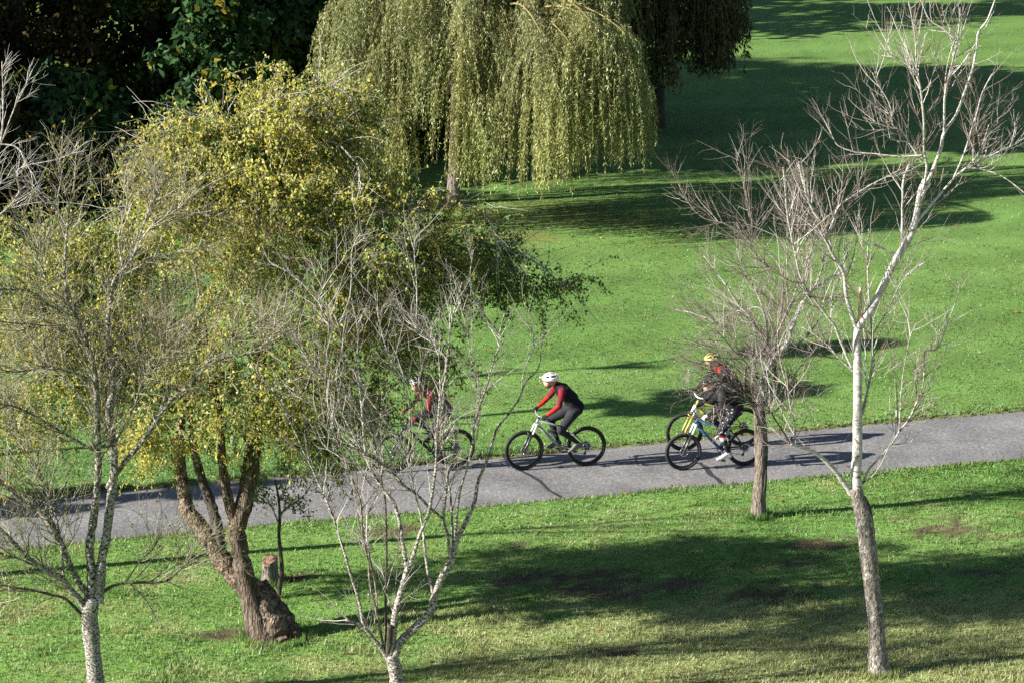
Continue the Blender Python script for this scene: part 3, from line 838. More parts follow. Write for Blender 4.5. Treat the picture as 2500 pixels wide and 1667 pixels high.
# the few leaves still hanging on it
p, tan, r, t = sample(tw[1][0], tw[1][1], 3200, 0.2, 1.0)
dv = rng.normal(0, 0.6, p.shape) + [0, 0, -0.7]
v, f = leaves(p, dv, rng.normal(0, 1, p.shape), rng.uniform(0.03, 0.055, len(p)), rng.uniform(0.02, 0.035, len(p)))
YEL = np.array([[0.40, 0.31, 0.045], [0.34, 0.30, 0.06], [0.26, 0.27, 0.06], [0.42, 0.26, 0.04]])
tag(obj('foliage', np_mesh('foliage', v, f, YEL[rng.integers(0, 4, len(p))] * rng.uniform(0.6, 1.1, (len(p), 1))), M_LEAF, D.root), kind='stuff')

# --- E: white-twigged tree, mostly out of the frame at the far left
E = Tree('bare_tree', -175, 1420, 'bare tree with whitish twigs reaching in at the left edge')
E.limb([(-175, 1424), (-172, 1250), (-160, 1050), (-150, 850), (-140, 760)], 40, 28, M_GREY, dy=0.0, name='trunk', sides=12, flare=0.2)
E.limb([(-142, 780), (-90, 640), (-40, 480), (0, 352), (8, 268), (5, 153)], 12, 2.5, M_GREY, dy=0.3)
E.limb([(-6, 375), (34, 268), (57, 222), (80, 170)], 4.5, 2, M_GREY)
E.limb([(-60, 540), (0, 524), (46, 470), (46, 413), (153, 386), (213, 346)], 4.5, 1.8, M_GREY, dy=-0.2)
E.limb([(-2, 352), (40, 360), (68, 400), (80, 450), (70, 500)], 4, 1.8, M_GREY)
E.limb([(-100, 660), (-60, 560), (-20, 470), (30, 430), (60, 440)], 5, 1.8, M_GREY)
E.limb([(-142, 780), (-200, 600), (-230, 420), (-220, 250)], 14, 3, M_SILVER)
E.limb([(-120, 700), (-110, 500), (-80, 300), (-70, 150)], 9, 3, M_SILVER)
E.twigs([dict(n=150, L=(0.3, 0.8), ang=(0.4, 1.0), up=(0.1, 0, 0.2), wander=0.1, trop=(0, 0, 0.04), r=0.0075, col=WHITES[:3], K=6),
         dict(n=520, L=(0.12, 0.4), ang=(0.4, 1.0), wander=0.12, trop=(0, 0, 0.03), r=0.005, col=WHITES[:3], K=5)], skip=1)

# --- F: old leaning yellow-leaved tree
Fb = Tree('yellow_tree', 660, 1560, 'old leaning tree with double brown trunk and arching yellow-green foliage, left of centre')
Fb.limb([(650, 1566), (640, 1545), (618, 1480), (600, 1413), (585, 1346), (577, 1293), (580, 1262)], 74, 44, M_BROWN, dy=0.0, name='trunk', sides=16, flare=0.35, w_mid=[64, 54, 48, 46], rough=0.05)
Fb.limb([(686, 1556), (672, 1530), (640, 1480), (612, 1436), (575, 1405), (546, 1373), (515, 1324), (484, 1279), (457, 1244), (448, 1190), (439, 1123), (444, 1012), (452, 930)],
        84, 14, M_BURL, dy=1.0, name='trunk', sides=16, w_mid=[74, 54, 46, 38, 30, 20], rough=0.065)
Fb.limb([(708, 1550), (704, 1530), (690, 1500), (668, 1466), (640, 1420)], 58, 28, M_BROWN, dy=0.3, name='root_buttress', sides=14, rough=0.05, keep=False)
Fb.limb([(580, 1285), (600, 1212), (611, 1150), (618, 1092), (625, 1034), (631, 967), (636, 900), (640, 780), (622, 650), (600, 540)], 42, 9, M_BROWN, dy=0.7, w_mid=[42, 34, 22, 14], sides=12)
Fb.limb([(576, 1290), (566, 1250), (551, 1190), (542, 1123), (537, 1034), (520, 920), (500, 800)], 28, 8, M_BROWN, dy=-0.3, w_mid=[22, 16], sides=12)
Fb.limb([(540, 1350), (532, 1290), (515, 1230), (493, 1168), (475, 1101), (462, 1012), (440, 880), (400, 760)], 32, 7, M_DARKBARK, dy=0.8, w_mid=[24, 18, 12], sides=12)
# arching limbs out to the lobes of the crown
arch = [
    [(636, 900), (600, 760), (560, 600), (500, 480), (430, 400), (370, 370), (352, 420)],
    [(640, 800), (640, 600), (600, 420), (530, 310), (450, 290), (400, 330)],
    [(640, 780), (680, 560), (700, 400), (740, 290), (790, 220), (850, 230), (880, 300)],
    [(638, 820), (720, 620), (780, 470), (850, 370), (900, 360), (950, 430)],
    [(636, 880), (760, 720), (900, 600), (1020, 520), (1120, 500), (1190, 540), (1220, 620)],
    [(636, 900), (800, 800), (950, 700), (1100, 620), (1220, 600), (1320, 650), (1385, 705)],
    [(632, 960), (760, 860), (860, 800), (950, 820), (990, 920)],
    [(450, 940), (380, 760), (300, 640), (220, 600), (150, 640), (120, 740)],
    [(450, 960), (340, 840), (230, 780), (120, 800), (50, 900), (30, 1000)],
    [(500, 800), (470, 620), (420, 520), (350, 480), (300, 520)],
    [(620, 660), (560, 460), (580, 330), (640, 260), (700, 240), (730, 300)],
    [(540, 1060), (600, 960), (690, 940), (740, 1000), (760, 1090)],
    [(444, 1010), (380, 960), (330, 1000), (310, 1090)],
    [(640, 790), (760, 640), (830, 560), (960, 520), (1040, 560)],
    [(625, 1034), (720, 950), (800, 930), (860, 1000), (880, 1080)],
    [(600, 540), (540, 440), (470, 420), (410, 460)],
    [(690, 480), (720, 420), (800, 350), (870, 400), (880, 470)],
]
for i, a in enumerate(arch):
    dyv = [-1.0, 1.2, -0.8, 0.5, -0.6, 0.4, -1.5, 0.6, 1.2, -1.6, -1.4, -1.0, 0.3, 1.4, 0.2, -1.8, -1.6][i]
    Fb.limb(a, 9, 2.5, M_GREY, dy=dyv, kink=12, rough=0.05, sides=7)
# crown lobes: centre px, radii px, depth offset, twigs, yellow share
LOB = [(470, 470, 125, 160, -0.6, 300, 0.75), (640, 400, 190, 180, -0.4, 420, 0.85), (800, 370, 130, 160, 0.2, 300, 0.75),
       (930, 560, 200, 140, -0.7, 380, 0.62), (1110, 610, 150, 105, -0.2, 230, 0.45), (1240, 660, 110, 75, 0.6, 120, 0.22),
       (1330, 690, 60, 40, 0.7, 40, 0.15), (760, 690, 230, 200, -1.3, 480, 0.68), (520, 740, 210, 230, -0.2, 400, 0.70),
       (860, 900, 150, 160, -1.1, 300, 0.62), (270, 780, 210, 210, 0.9, 400, 0.66), (600, 1020, 150, 110, -0.6, 190, 0.70),
       (100, 880, 150, 210, 1.2, 280, 0.62), (400, 1080, 120, 90, -0.3, 140, 0.70), (770, 1110, 80, 70, 0.1, 90, 0.30),
       (660, 560, 240, 200, -1.2, 400, 0.80), (950, 740, 150, 140, -0.7, 260, 0.50), (400, 640, 150, 170, 0.8, 260, 0.70),
       (720, 240, 100, 60, -0.5, 90, 0.80), (150, 640, 150, 130, 1.3, 200, 0.62), (300, 980, 160, 120, 0.6, 190, 0.66), (50, 1020, 110, 120, 1.0, 140, 0.6), (60, 660, 120, 130, 1.2, 190, 0.6), (180, 930, 130, 130, 0.9, 200, 0.62), (330, 860, 130, 130, 0.7, 190, 0.66), (120, 760, 130, 130, 0.9, 190, 0.62), (300, 640, 130, 120, 0.9, 190, 0.68), (720, 940, 170, 120, -0.4, 240, 0.66), (420, 365, 75, 65, -0.5, 90, 0.8), (530, 315, 95, 60, -0.4, 120, 0.82), (620, 270, 90, 60, -0.3, 100, 0.8), (860, 300, 70, 70, 0.1, 70, 0.7), (860, 1040, 110, 80, 0.4, 110, 0.4), (1000, 860, 90, 90, 0.5, 110, 0.4), (500, 960, 140, 120, 0.6, 170, 0.6), (1150, 700, 120, 70, 0.7, 130, 0.2), (200, 560, 120, 120, 1.0, 110, 0.7)]
sc_ = Fb.base[1] / F
P0, D0, YF = [], [], []
for cx, cy, rx, ry, dy, nn, yf in LOB:
    nn = int(nn * 0.98)
    ncl = max(4, nn // 15)
    cu = norm(rng.normal(0, 1, (ncl, 3))) * (rng.uniform(0.1, 1.0, ncl) ** 0.45)[:, None]
    ci = rng.integers(0, ncl, nn)
    c = at_y(cx, cy, Fb.base[1] + dy) - Fb.base
    rad3 = np.array([rx * sc_, (rx + ry) * 0.5 * sc_, ry * sc_ / cp])
    off = cu[ci] * rad3 * 0.84 + rng.normal(0, 0.13, (nn, 3))
    P0.append(c + off); D0.append(norm(cu[ci] * [1, 1, 0.3] + [0, 0, 0.15] + rng.normal(0, 0.45, (nn, 3))))
    YF.append(np.clip(yf + rng.normal(0, 0.22, ncl), 0.02, 0.98)[ci])
P0 = np.concatenate(P0); D0 = np.concatenate(D0); YF = np.concatenate(YF)
K = 4
Lw = rng.uniform(0.30, 0.85, len(P0))
paths = grow(P0, D0, Lw, K, 0.2, (0, 0, -0.42))
rr = rng.uniform(0.0035, 0.0065, len(P0))[:, None] * np.linspace(1, 0.5, K)[None]
bag = Bag()
v, f = tubes(paths, rr, 3)
c = np.array(GREYS + OLIVE)[rng.integers(0, 9, len(P0))]
bag.add(v, f, np.repeat(c, (K - 1) * 3, axis=0))
# bare shoots standing out of the top and bare grey twigs through the crown
pl, rl = Fb.limb_array(skip=5)
p, tan, r, t = sample(pl, rl, 620, 0.2, 1.0)
sh = grow(p, norm(deflect(tan, 0.3, 1.1) + [0, 0, 0.5]), rng.uniform(0.3, 1.1, 620), 7, 0.12, (0, 0, -0.10))
v, f = tubes(sh, rng.uniform(0.0035, 0.0075, 620)[:, None] * np.linspace(1, 0.4, 7)[None], 3)
bag.add(v, f, np.repeat(np.array(WHITES[:3])[rng.integers(0, 3, 620)], 18, axis=0))
tag(obj('twigs', bag.mesh('twigs', True), M_TWIG, Fb.root), kind='stuff')
nl = 20
idx = np.repeat(np.arange(len(P0)), nl)
t = rng.uniform(0.1, 1.0, len(idx)) * (K - 1)
k = np.minimum(t.astype(int), K - 2); fr = (t - k)[:, None]
p = paths[idx, k] * (1 - fr) + paths[idx, k + 1] * fr + rng.normal(0, 0.028, (len(idx), 3))
dv = rng.normal(0, 0.55, p.shape) + [0, 0, -0.75]
v, f = leaves(p, dv, rng.normal(0, 0.55, p.shape) + SUNV, rng.uniform(0.036, 0.080, len(p)), rng.uniform(0.023, 0.049, len(p)))
GRN = np.array([[0.085, 0.155, 0.024], [0.135, 0.20, 0.035], [0.058, 0.115, 0.018]])
YLW = np.array([[0.47, 0.46, 0.095], [0.40, 0.43, 0.095], [0.54, 0.46, 0.08], [0.31, 0.37, 0.085], [0.44, 0.34, 0.06]])
yel = rng.random(len(p)) < YF[idx]
c = np.where(yel[:, None], YLW[rng.integers(0, 5, len(p))], GRN[rng.integers(0, 3, len(p))]) * rng.uniform(0.65, 1.2, (len(p), 1))
tag(obj('crown', np_mesh('crown', v, f, c), M_LEAF, Fb.root), kind='stuff')

# sapling growing from the foot of the old tree
S = Tree('sapling', 679, 1462, 'thin dark sapling with sparse leaves, growing beside the stump')
S.limb([(678, 1468), (684, 1425), (688, 1382), (681, 1311), (683, 1257), (680, 1215), (672, 1170)], 15, 5, M_DARKBARK, dy=0.0, name='trunk', sides=9)
S.limb([(684, 1260), (694, 1244), (720, 1226), (745, 1205), (760, 1180)], 7, 2.5, M_GREY, dy=0.2)
S.limb([(682, 1280), (660, 1230), (640, 1200), (630, 1160)], 5, 2, M_GREY, dy=-0.2)
S.limb([(681, 1225), (700, 1180), (705, 1140)], 4, 2, M_GREY)
st = S.twigs([dict(n=60, L=(0.2, 0.55), ang=(0.5, 1.2), up=(0, 0, 0.1), wander=0.15, trop=(0, 0, -0.05), r=0.005, col=GREYS, K=6),
              dict(n=110, L=(0.1, 0.25), ang=(0.5, 1.2), wander=0.15, r=0.0035, col=GREYS, K=4)], skip=1)
p, tan, r, t = sample(st[1][0], st[1][1], 900, 0.1, 1.0)
v, f = leaves(p + rng.normal(0, 0.03, p.shape), rng.normal(0, 0.6, p.shape) + [0, 0, -0.6], rng.normal(0, 1, p.shape), rng.uniform(0.04, 0.065, len(p)), rng.uniform(0.025, 0.04, len(p)))
tag(obj('crown', np_mesh('crown', v, f, GRN[rng.integers(0, 3, len(p))] * rng.uniform(0.7, 1.4, (len(p), 1))), M_LEAF, S.root), kind='stuff')

# stump
sb = gnd(659, 1426)
sroot = empty('tree_stump', (sb[0], sb[1], float(hgt(sb[0:1], sb[1:2])[0])))
tag(sroot, 'low sawn tree stump with reddish cut top behind the leaning trunk', 'stump')
ks = 20
ang = np.arange(ks) / ks * 2 * np.pi
lob = 1 + 0.07 * np.sin(3 * ang + 1) + 0.05 * np.sin(7 * ang)
rings = []
zs = np.array([-0.05, 0.05, 0.16, 0.28, 0.36, 0.385]); rs = np.array([0.185, 0.145, 0.128, 0.125, 0.12, 0.112])
for z_, r_ in zip(zs, rs):
    rings.append(np.stack([np.cos(ang) * r_ * lob, np.sin(ang) * r_ * lob, np.full(ks, z_) - (-0.045 * np.sin(ang) - 0.03 * np.cos(ang) if z_ > 0.3 else 0)], 1))
v = np.concatenate(rings); ii = np.arange(len(v)).reshape(len(zs), ks)
q = np.stack([ii[:-1], np.roll(ii[:-1], -1, 1), np.roll(ii[1:], -1, 1), ii[1:]], -1).reshape(-1, 4)
obj('trunk', np_mesh('trunk', v, q, None, smooth=True), M_TAN, sroot)
top = rings[-1] + [0, 0, 0.004]
cv = np.concatenate([top, top * [0.5, 0.5, 1] , [[0, 0, 0.385]]])
fa = [(int(a), int((a + 1) % ks), int((a + 1) % ks + ks), int(a + ks)) for a in range(ks)] + [(int(a + ks), int((a + 1) % ks + ks), 2 * ks) for a in range(ks)]
me = bpy.data.meshes.new('cut_face'); me.from_pydata([tuple(x) for x in cv], [], fa)
obj('cut_face', me, M_CUT, sroot)


# --- willows
def willow(name, label, bx, by, cx, cy, rad, top, zlow, ncl, nst, leaf, cols, seed, extra=(), group=None, wood=None):
    wood = wood or M_TAN
    global rng
    rng = np.random.default_rng(seed)
    bz = float(hgt(np.array([bx]), np.array([by]))[0])
    root = empty(name, (bx, by, bz)); tag(root, label, 'tree', group)
    # trunk and limbs
    K = 10
    tp = np.stack([np.interp(np.linspace(0, 1, K), [0, 1], [0, (cx - bx) * 0.3]), np.zeros(K), np.linspace(-0.05, top * 0.6, K)], 1)
    v, f = tubes(tp[None], np.linspace(0.15, 0.10, K)[None] * (1 + 0.3 * np.exp(-np.arange(K) * 1.2)), 12)
    obj('trunk', np_mesh('trunk', v, f, None, smooth=True), wood, root)
    for i in range(9):
        a = i / 9 * 2 * np.pi + rng.uniform(-0.2, 0.2)
        e = np.array([cx - bx + math.cos(a) * rad * 0.7, cy - by + math.sin(a) * rad * 0.7, top * rng.uniform(0.6, 0.9)])
        s0 = tp[rng.integers(4, 9)]
        mid = (s0 + e) / 2 + [0, 0, top * 0.15]
        u = np.linspace(0, 1, 12)[:, None]
        c_ = s0 * (1 - u) ** 2 + 2 * mid * u * (1 - u) + e * u ** 2
        v, f = tubes(c_[None], np.linspace(0.09, 0.03, 12)[None], 7)
        obj('branch', np_mesh('branch', v, f, None, smooth=True), wood, root)
    # anchors of hanging curtains over the dome
    anc = []
    for i in range(ncl):
        a = rng.uniform(np.pi * 0.92, np.pi * 2.08) if rng.random() < 0.6 else rng.uniform(0, 2 * np.pi)
        el = rng.uniform(0.02, 1.0) ** 1.5
        rr_ = rad * math.sqrt(1 - (el * 0.9) ** 2) * rng.uniform(0.72, 1.05)
        z = zlow + 2.6 + (top - zlow - 2.8) * el
        anc.append((cx - bx + math.cos(a) * rr_, cy - by + math.sin(a) * rr_ * 0.95, z, rng.uniform(0.6, 1.0)))
    anc += list(extra)
    P0, L, CI = [], [], []
    arcb = Bag()
    for j, (ax, ay, az, k) in enumerate(anc):
        # an arching shoot carries each curtain
        inn = np.array([ax * 0.55 + (cx - bx) * 0.45, ay * 0.55 + (cy - by) * 0.45, az + 0.35])
        u = np.linspace(0, 1, 8)[:, None]
        tip = np.array([ax, ay, az])
        mid = (inn + tip) / 2 + [0, 0, 0.45]
        arc = inn * (1 - u) ** 2 + 2 * mid * u * (1 - u) + tip * u ** 2
        v, f = tubes(arc[None], np.linspace(0.03, 0.010, 8)[None], 4)
        arcb.add(v, f, (0.24, 0.19, 0.08))
        n = int(nst * k)
        uu = rng.uniform(0.30, 1.0, n) ** 0.55
        p = inn * ((1 - uu) ** 2)[:, None] + 2 * mid * (uu * (1 - uu))[:, None] + tip * (uu ** 2)[:, None]
        p = p + rng.normal(0, 1, (n, 3)) * np.array([1, 1, 0.5]) * rng.uniform(0.06, 0.15)
        ln = rng.uniform(0.55, 1.0, n) * rng.uniform(2.6, 5.2) * k
        low = zlow + rng.uniform(0, 0.45, n) + rng.uniform(0, 1.0) ** 2 * 1.7 + np.clip((p[:, 0] + bx - 0.6) / 2.4, 0, 1) * 0.85
        ln = np.minimum(ln, np.maximum(p[:, 2] - low, 0.25))
        P0.append(p); L.append(ln); CI.append(np.full(n, j))
    P0 = np.concatenate(P0); L = np.concatenate(L); CI = np.concatenate(CI)
    n = len(P0)
    K = 5
    d0 = rng.normal(0, 0.2, (n, 3)) + [0, 0, -0.8]
    paths = grow(P0, d0, L, K, 0.05, (0, 0, -0.8))
    v, f = tubes(paths, np.full((n, K), 0.0035), 3)
    arcb.add(v, f, (0.20, 0.17, 0.06))
    tag(obj('twigs', arcb.mesh('twigs', True), M_TWIG, root), kind='stuff')
    vis = (np.array([a_[1] for a_ in anc]) < cy - by + 1.2) & (np.array([a_[2] for a_ in anc]) < 7.2)
    cnt = np.maximum((L * leaf[0] * np.where(vis[CI], 1.0, 0.4)).astype(int), 4)
    idx = np.repeat(np.arange(n), cnt)
    t = rng.random(len(idx)) * (K - 1)
    k = np.minimum(t.astype(int), K - 2); fr = (t - k)[:, None]
    p = paths[idx, k] * (1 - fr) + paths[idx, k + 1] * fr + rng.normal(0, 0.02, (len(idx), 3))
    dv = rng.normal(0, 0.45, p.shape) + [0, 0, -0.9]
    v, f = leaves(p, dv, rng.normal(0, 0.7, p.shape) + SUNV, rng.uniform(0.7, 1.3, len(p)) * leaf[1] * np.where(vis[CI[idx]], 1, 1.4), rng.uniform(0.7, 1.3, len(p)) * leaf[2] * np.where(vis[CI[idx]], 1, 1.6))
    cc = np.array(cols)
    wts = rng.dirichlet(np.ones(len(cc)) * 0.9, len(anc)) * np.array([1.5, 1.5, 1.0, 0.7, 0.22])[: len(cc)]
    base = (wts / wts.sum(1, keepdims=True)) @ cc
    c = (base * rng.uniform(0.9, 1.65, (len(anc), 1)))[CI[idx]] * 0.78 + cc[np.minimum(rng.integers(0, len(cc), len(p)), 3)] * 0.25
    hz = np.clip((p[:, 2] - zlow) / 4.0, 0, 1)[:, None]
    c = c * rng.uniform(0.6, 1.3, (len(p), 1))
    c = c * (1 + (1 - hz) * np.array([0.12, 0.08, -0.15]))
    tag(obj('crown', np_mesh('crown', v, f, c), M_WILLOW, root), kind='stuff')
    return root


WC = [(0.20, 0.228, 0.105), (0.25, 0.265, 0.13), (0.125, 0.175, 0.07), (0.26, 0.265, 0.085), (0.46, 0.40, 0.05)]
wb = gnd(1106, 505)
X = lambda px, py, Y: at_y(px, py, Y)
ext = []
for px, py, Y, kk in [(1560, 105, 75.6, 1.2), (1525, 90, 75.4, 1.3), (1480, 95, 75.2, 1.4), (1440, 60, 75.2, 1.3), (1585, 195, 75.8, 0.7), (1590, 225, 75.6, 0.5), (1540, 160, 75.2, 1.0), (1350, 195, 74.9, 1.2), (1440, 240, 75.0, 1.0), (1395, 120, 75.1, 1.2), (1500, 260, 75.2, 0.8), (1320, 90, 75.0, 1.2),
                      (1120, 160, 76, 1), (1250, 120, 76, 1), (1020, 130, 76.2, 1), (900, 150, 76.5, 1), (830, 130, 77, 1), (820, 30, 77, 1), (960, 20, 76.5, 1), (1130, 10, 76, 1),
                      (1300, 20, 76.3, 1), (1420, 30, 77, 1), (1490, 10, 78, 0.8), (870, 260, 76.4, 0.9), (960, 290, 76, 0.9), (1160, 290, 75.6, 0.9), (1220, 270, 75.6, 0.8), (1290, 270, 75.8, 0.8), (1380, 300, 76, 0.8)]:
    q_ = at_y(px, py, Y) - wb
    ext.append((q_[0], q_[1], q_[2], kk))
willow('weeping_willow', 'big sunlit weeping willow with olive curtains hanging near the ground, top centre', wb[0], wb[1], -0.85, 80.0, 3.9, 9.5, 0.90, 76, 37,
       (33, 0.10, 0.021), WC, 21, ext)
WC_SHADED = [(0.06, 0.075, 0.03), (0.075, 0.075, 0.035), (0.05, 0.06, 0.025), (0.09, 0.07, 0.03), (0.10, 0.09, 0.03)]  # willow leaf colours darkened, painting in the shade this one stands in
w2 = at_y(1610, 300, 91.0)
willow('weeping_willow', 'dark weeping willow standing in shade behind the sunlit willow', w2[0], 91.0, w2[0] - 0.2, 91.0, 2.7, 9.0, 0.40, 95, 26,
       (12, 0.20, 0.065), WC_SHADED, 22, wood=M_DARKBARK)  # dark bark likewise carries the shade on the trunk


# --- wood at the top left: leafy trees reaching the ground
def leafy(name, label, bx, by, rad, top, zlow, n, size, cols, seed, group=None, nclump=60, fine=True):
    global rng
    rng = np.random.default_rng(seed)
    bz = float(hgt(np.array([bx]), np.array([by]))[0])
    root = empty(name, (bx, by, bz)); tag(root, label, 'tree', group)
    K = 8
    tp = np.stack([rng.normal(0, 0.08, K).cumsum(), rng.normal(0, 0.08, K).cumsum(), np.linspace(-0.1, top * 0.85, K)], 1)
    tp[0, :2] = 0
    v, f = tubes(tp[None], np.linspace(0.28, 0.06, K)[None] * (0.35 if rad < 1.7 else 1.0), 10)
    obj('trunk', np_mesh('trunk', v, f, None, smooth=True), M_DARKBARK, root)
    for i in range(8):
        s0 = tp[rng.integers(2, 7)]
        a = rng.uniform(0, 2 * np.pi)
        e = s0 + np.array([math.cos(a) * rad * 0.75, math.sin(a) * rad * 0.75, rng.uniform(0.3, 1.4)])
        u = np.linspace(0, 1, 8)[:, None]
        c_ = s0 * (1 - u) + e * u + np.sin(u * np.pi) * [0, 0, 0.4]
        v, f = tubes(c_[None], np.linspace(0.08, 0.02, 8)[None], 6)
        obj('branch', np_mesh('branch', v, f, None, smooth=True), M_DARKBARK, root)
    # foliage in clumps through the crown: fine low down, broader sprays above
    big = fine and top > 8
    u = norm(rng.normal(0, 1, (nclump, 2))) * (rng.uniform(0.1, 1, nclump) ** 0.5)[:, None]
    zc = rng.uniform(zlow, top, nclump)
    if big:
        zc[: int(nclump * 0.62)] = rng.uniform(0.2, 5.5, int(nclump * 0.62))
    wr_ = rad * np.sqrt(np.clip(1 - (np.clip((zc - top * 0.45) / (top * 0.55), 0, 1)) ** 2, 0.05, 1))
    cc = np.concatenate([u * wr_[:, None], zc[:, None]], 1)
    w = rng.uniform(0.5, 1.4, nclump)
    ci = rng.choice(nclump, n, p=w / w.sum())
    sz = rng.uniform(0.45, 1.0, nclump) * rad * 0.34
    p = cc[ci] + rng.normal(0, 0.55, (n, 3)) * sz[ci][:, None] * [1, 1, 0.75]
    p[:, 2] = np.maximum(p[:, 2], 0.05 + rng.random(n) * 0.4)
    if big:
        size = np.where(p[:, 2] > 6.0, size * 3.2, size)
    dv = rng.normal(0, 0.7, p.shape) + [0, 0, -0.5]
    v, f = leaves(p, dv, rng.normal(0, 0.8, p.shape) + [0, 0, 0.7], rng.uniform(0.7, 1.3, n) * size, rng.uniform(0.5, 0.9, n) * size)
    cols = np.array(cols)
    cl = cols[rng.integers(0, len(cols), nclump)]
    c = cl[ci] * rng.uniform(0.6, 1.35, (n, 1))
    yl = rng.random(n) < 0.02 + 0.25 * (rng.random(nclump) < 0.07)[ci]
    c = np.where(yl[:, None], np.array([0.30, 0.22, 0.03]), c)
    tag(obj('crown', np_mesh('crown', v, f, c), M_DARKLEAF, root), kind='stuff')
    return root


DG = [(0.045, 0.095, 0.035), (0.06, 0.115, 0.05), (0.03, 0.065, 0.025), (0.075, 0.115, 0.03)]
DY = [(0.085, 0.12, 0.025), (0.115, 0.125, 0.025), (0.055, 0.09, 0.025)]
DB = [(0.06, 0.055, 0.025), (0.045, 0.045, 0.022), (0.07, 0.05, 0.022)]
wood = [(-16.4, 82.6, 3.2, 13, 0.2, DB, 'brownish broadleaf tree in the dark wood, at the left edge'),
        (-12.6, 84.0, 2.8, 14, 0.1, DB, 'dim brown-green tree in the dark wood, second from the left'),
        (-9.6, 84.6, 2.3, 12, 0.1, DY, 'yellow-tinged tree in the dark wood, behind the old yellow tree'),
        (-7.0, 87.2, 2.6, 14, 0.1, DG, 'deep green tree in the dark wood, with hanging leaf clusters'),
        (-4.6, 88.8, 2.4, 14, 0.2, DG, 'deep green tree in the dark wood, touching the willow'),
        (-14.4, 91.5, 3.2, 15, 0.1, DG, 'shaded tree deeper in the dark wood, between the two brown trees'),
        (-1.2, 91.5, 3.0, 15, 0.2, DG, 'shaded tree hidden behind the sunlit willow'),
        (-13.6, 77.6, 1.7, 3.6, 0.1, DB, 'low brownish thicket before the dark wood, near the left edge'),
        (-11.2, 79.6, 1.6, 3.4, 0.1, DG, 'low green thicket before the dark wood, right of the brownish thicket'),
        (-7.4, 82.4, 1.6, 13.0, 0.2, DG, 'slender dark tree added for its shadow, foremost in the wood, just left of the willow'),  # added to close a lit band in the far lawn's shadow
        (-3.6, 86.6, 2.4, 13.5, 0.2, DG, 'hidden tree added to fill the lawn shadow, between the sunlit willow and the dark wood'),  # unseen behind the willow, added to fill its shadow on the lawn
        (-6.2, 83.9, 1.9, 12.5, 0.2, DG, 'narrow tree added to deepen the lawn shadow, behind the slender foremost tree of the wood'),  # extra tree, placed so its shadow fills the gap on the lawn
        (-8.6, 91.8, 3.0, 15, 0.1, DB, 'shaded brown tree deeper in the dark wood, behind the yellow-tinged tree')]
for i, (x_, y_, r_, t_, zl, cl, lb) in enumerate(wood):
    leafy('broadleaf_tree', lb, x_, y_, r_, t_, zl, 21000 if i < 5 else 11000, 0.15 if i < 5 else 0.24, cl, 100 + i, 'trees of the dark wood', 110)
# the rest of the wood, out of the frame to the left and behind, which keeps these in shade
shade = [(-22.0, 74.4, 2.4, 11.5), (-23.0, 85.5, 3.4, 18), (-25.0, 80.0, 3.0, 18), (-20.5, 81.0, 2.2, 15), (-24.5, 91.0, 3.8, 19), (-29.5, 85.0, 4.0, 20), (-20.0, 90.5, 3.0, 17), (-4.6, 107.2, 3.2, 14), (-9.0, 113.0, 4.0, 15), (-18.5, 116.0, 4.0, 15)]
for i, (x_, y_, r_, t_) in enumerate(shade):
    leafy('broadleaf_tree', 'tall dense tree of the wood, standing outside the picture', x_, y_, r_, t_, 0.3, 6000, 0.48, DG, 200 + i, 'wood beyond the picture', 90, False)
# single trees beyond the left edge, whose shadows cross the lawn and the path
for i, (x_, y_, r_, t_, zl) in enumerate([(-11.9, 56.7, 1.0, 9.9, 8.0), (-13.0, 59.6, 0.8, 11.4, 10.2), (-15.2, 52.45, 0.6, 6.3, 0.3), (-17.8, 51.65, 0.65, 7.6, 0.3)]):
    leafy('broadleaf_tree', 'small tree on the lawn, standing outside the picture to the left', x_, y_, r_, t_, zl, 4000, 0.22, DY, 300 + i, 'lawn trees beyond the picture', 30, False)
rng = np.random.default_rng(77)

# ------------------------------------------------------------------ bicycles
def bag_tube(bag, pts, r, sides=8, cap=True):
    pts = np.asarray(pts, float)
    r = np.broadcast_to(np.asarray(r, float), (len(pts),)).copy()
    if cap:
        d0 = norm(pts[1] - pts[0]) * 1e-4; d1 = norm(pts[-1] - pts[-2]) * 1e-4
        pts = np.concatenate([[pts[0] - d0], pts, [pts[-1] + d1]]); r = np.concatenate([[1e-4], r, [1e-4]])
    v, f = tubes(pts[None], r[None], sides)
    bag.add(v, f)


def bag_box(bag, c, s):
    c = np.array(c); s = np.array(s) / 2
    v = np.array([[x, y, z] for x in (-1, 1) for y in (-1, 1) for z in (-1, 1)]) * s + c
    f = np.array([[0, 1, 3, 2], [4, 6, 7, 5], [0, 4, 5, 1], [2, 3, 7, 6], [0, 2, 6, 4], [1, 5, 7, 3]])
    bag.add(v, f)


def torus(bag, Rr, r, n=44, m=8, y=0.0, sy=1.0):
    a = np.arange(n) / n * 2 * np.pi; b_ = np.arange(m) / m * 2 * np.pi
    A_, B_ = np.meshgrid(a, b_, indexing='ij')
    rad = Rr + r * np.cos(B_)
    v = np.stack([rad * np.cos(A_), y + r * sy * np.sin(B_), rad * np.sin(A_)], -1).reshape(-1, 3)
    ii = np.arange(n * m).reshape(n, m)
    q = np.stack([ii, np.roll(ii, -1, 0), np.roll(np.roll(ii, -1, 0), -1, 1), np.roll(ii, -1, 1)], -1).reshape(-1, 4)
    bag.add(v, q)


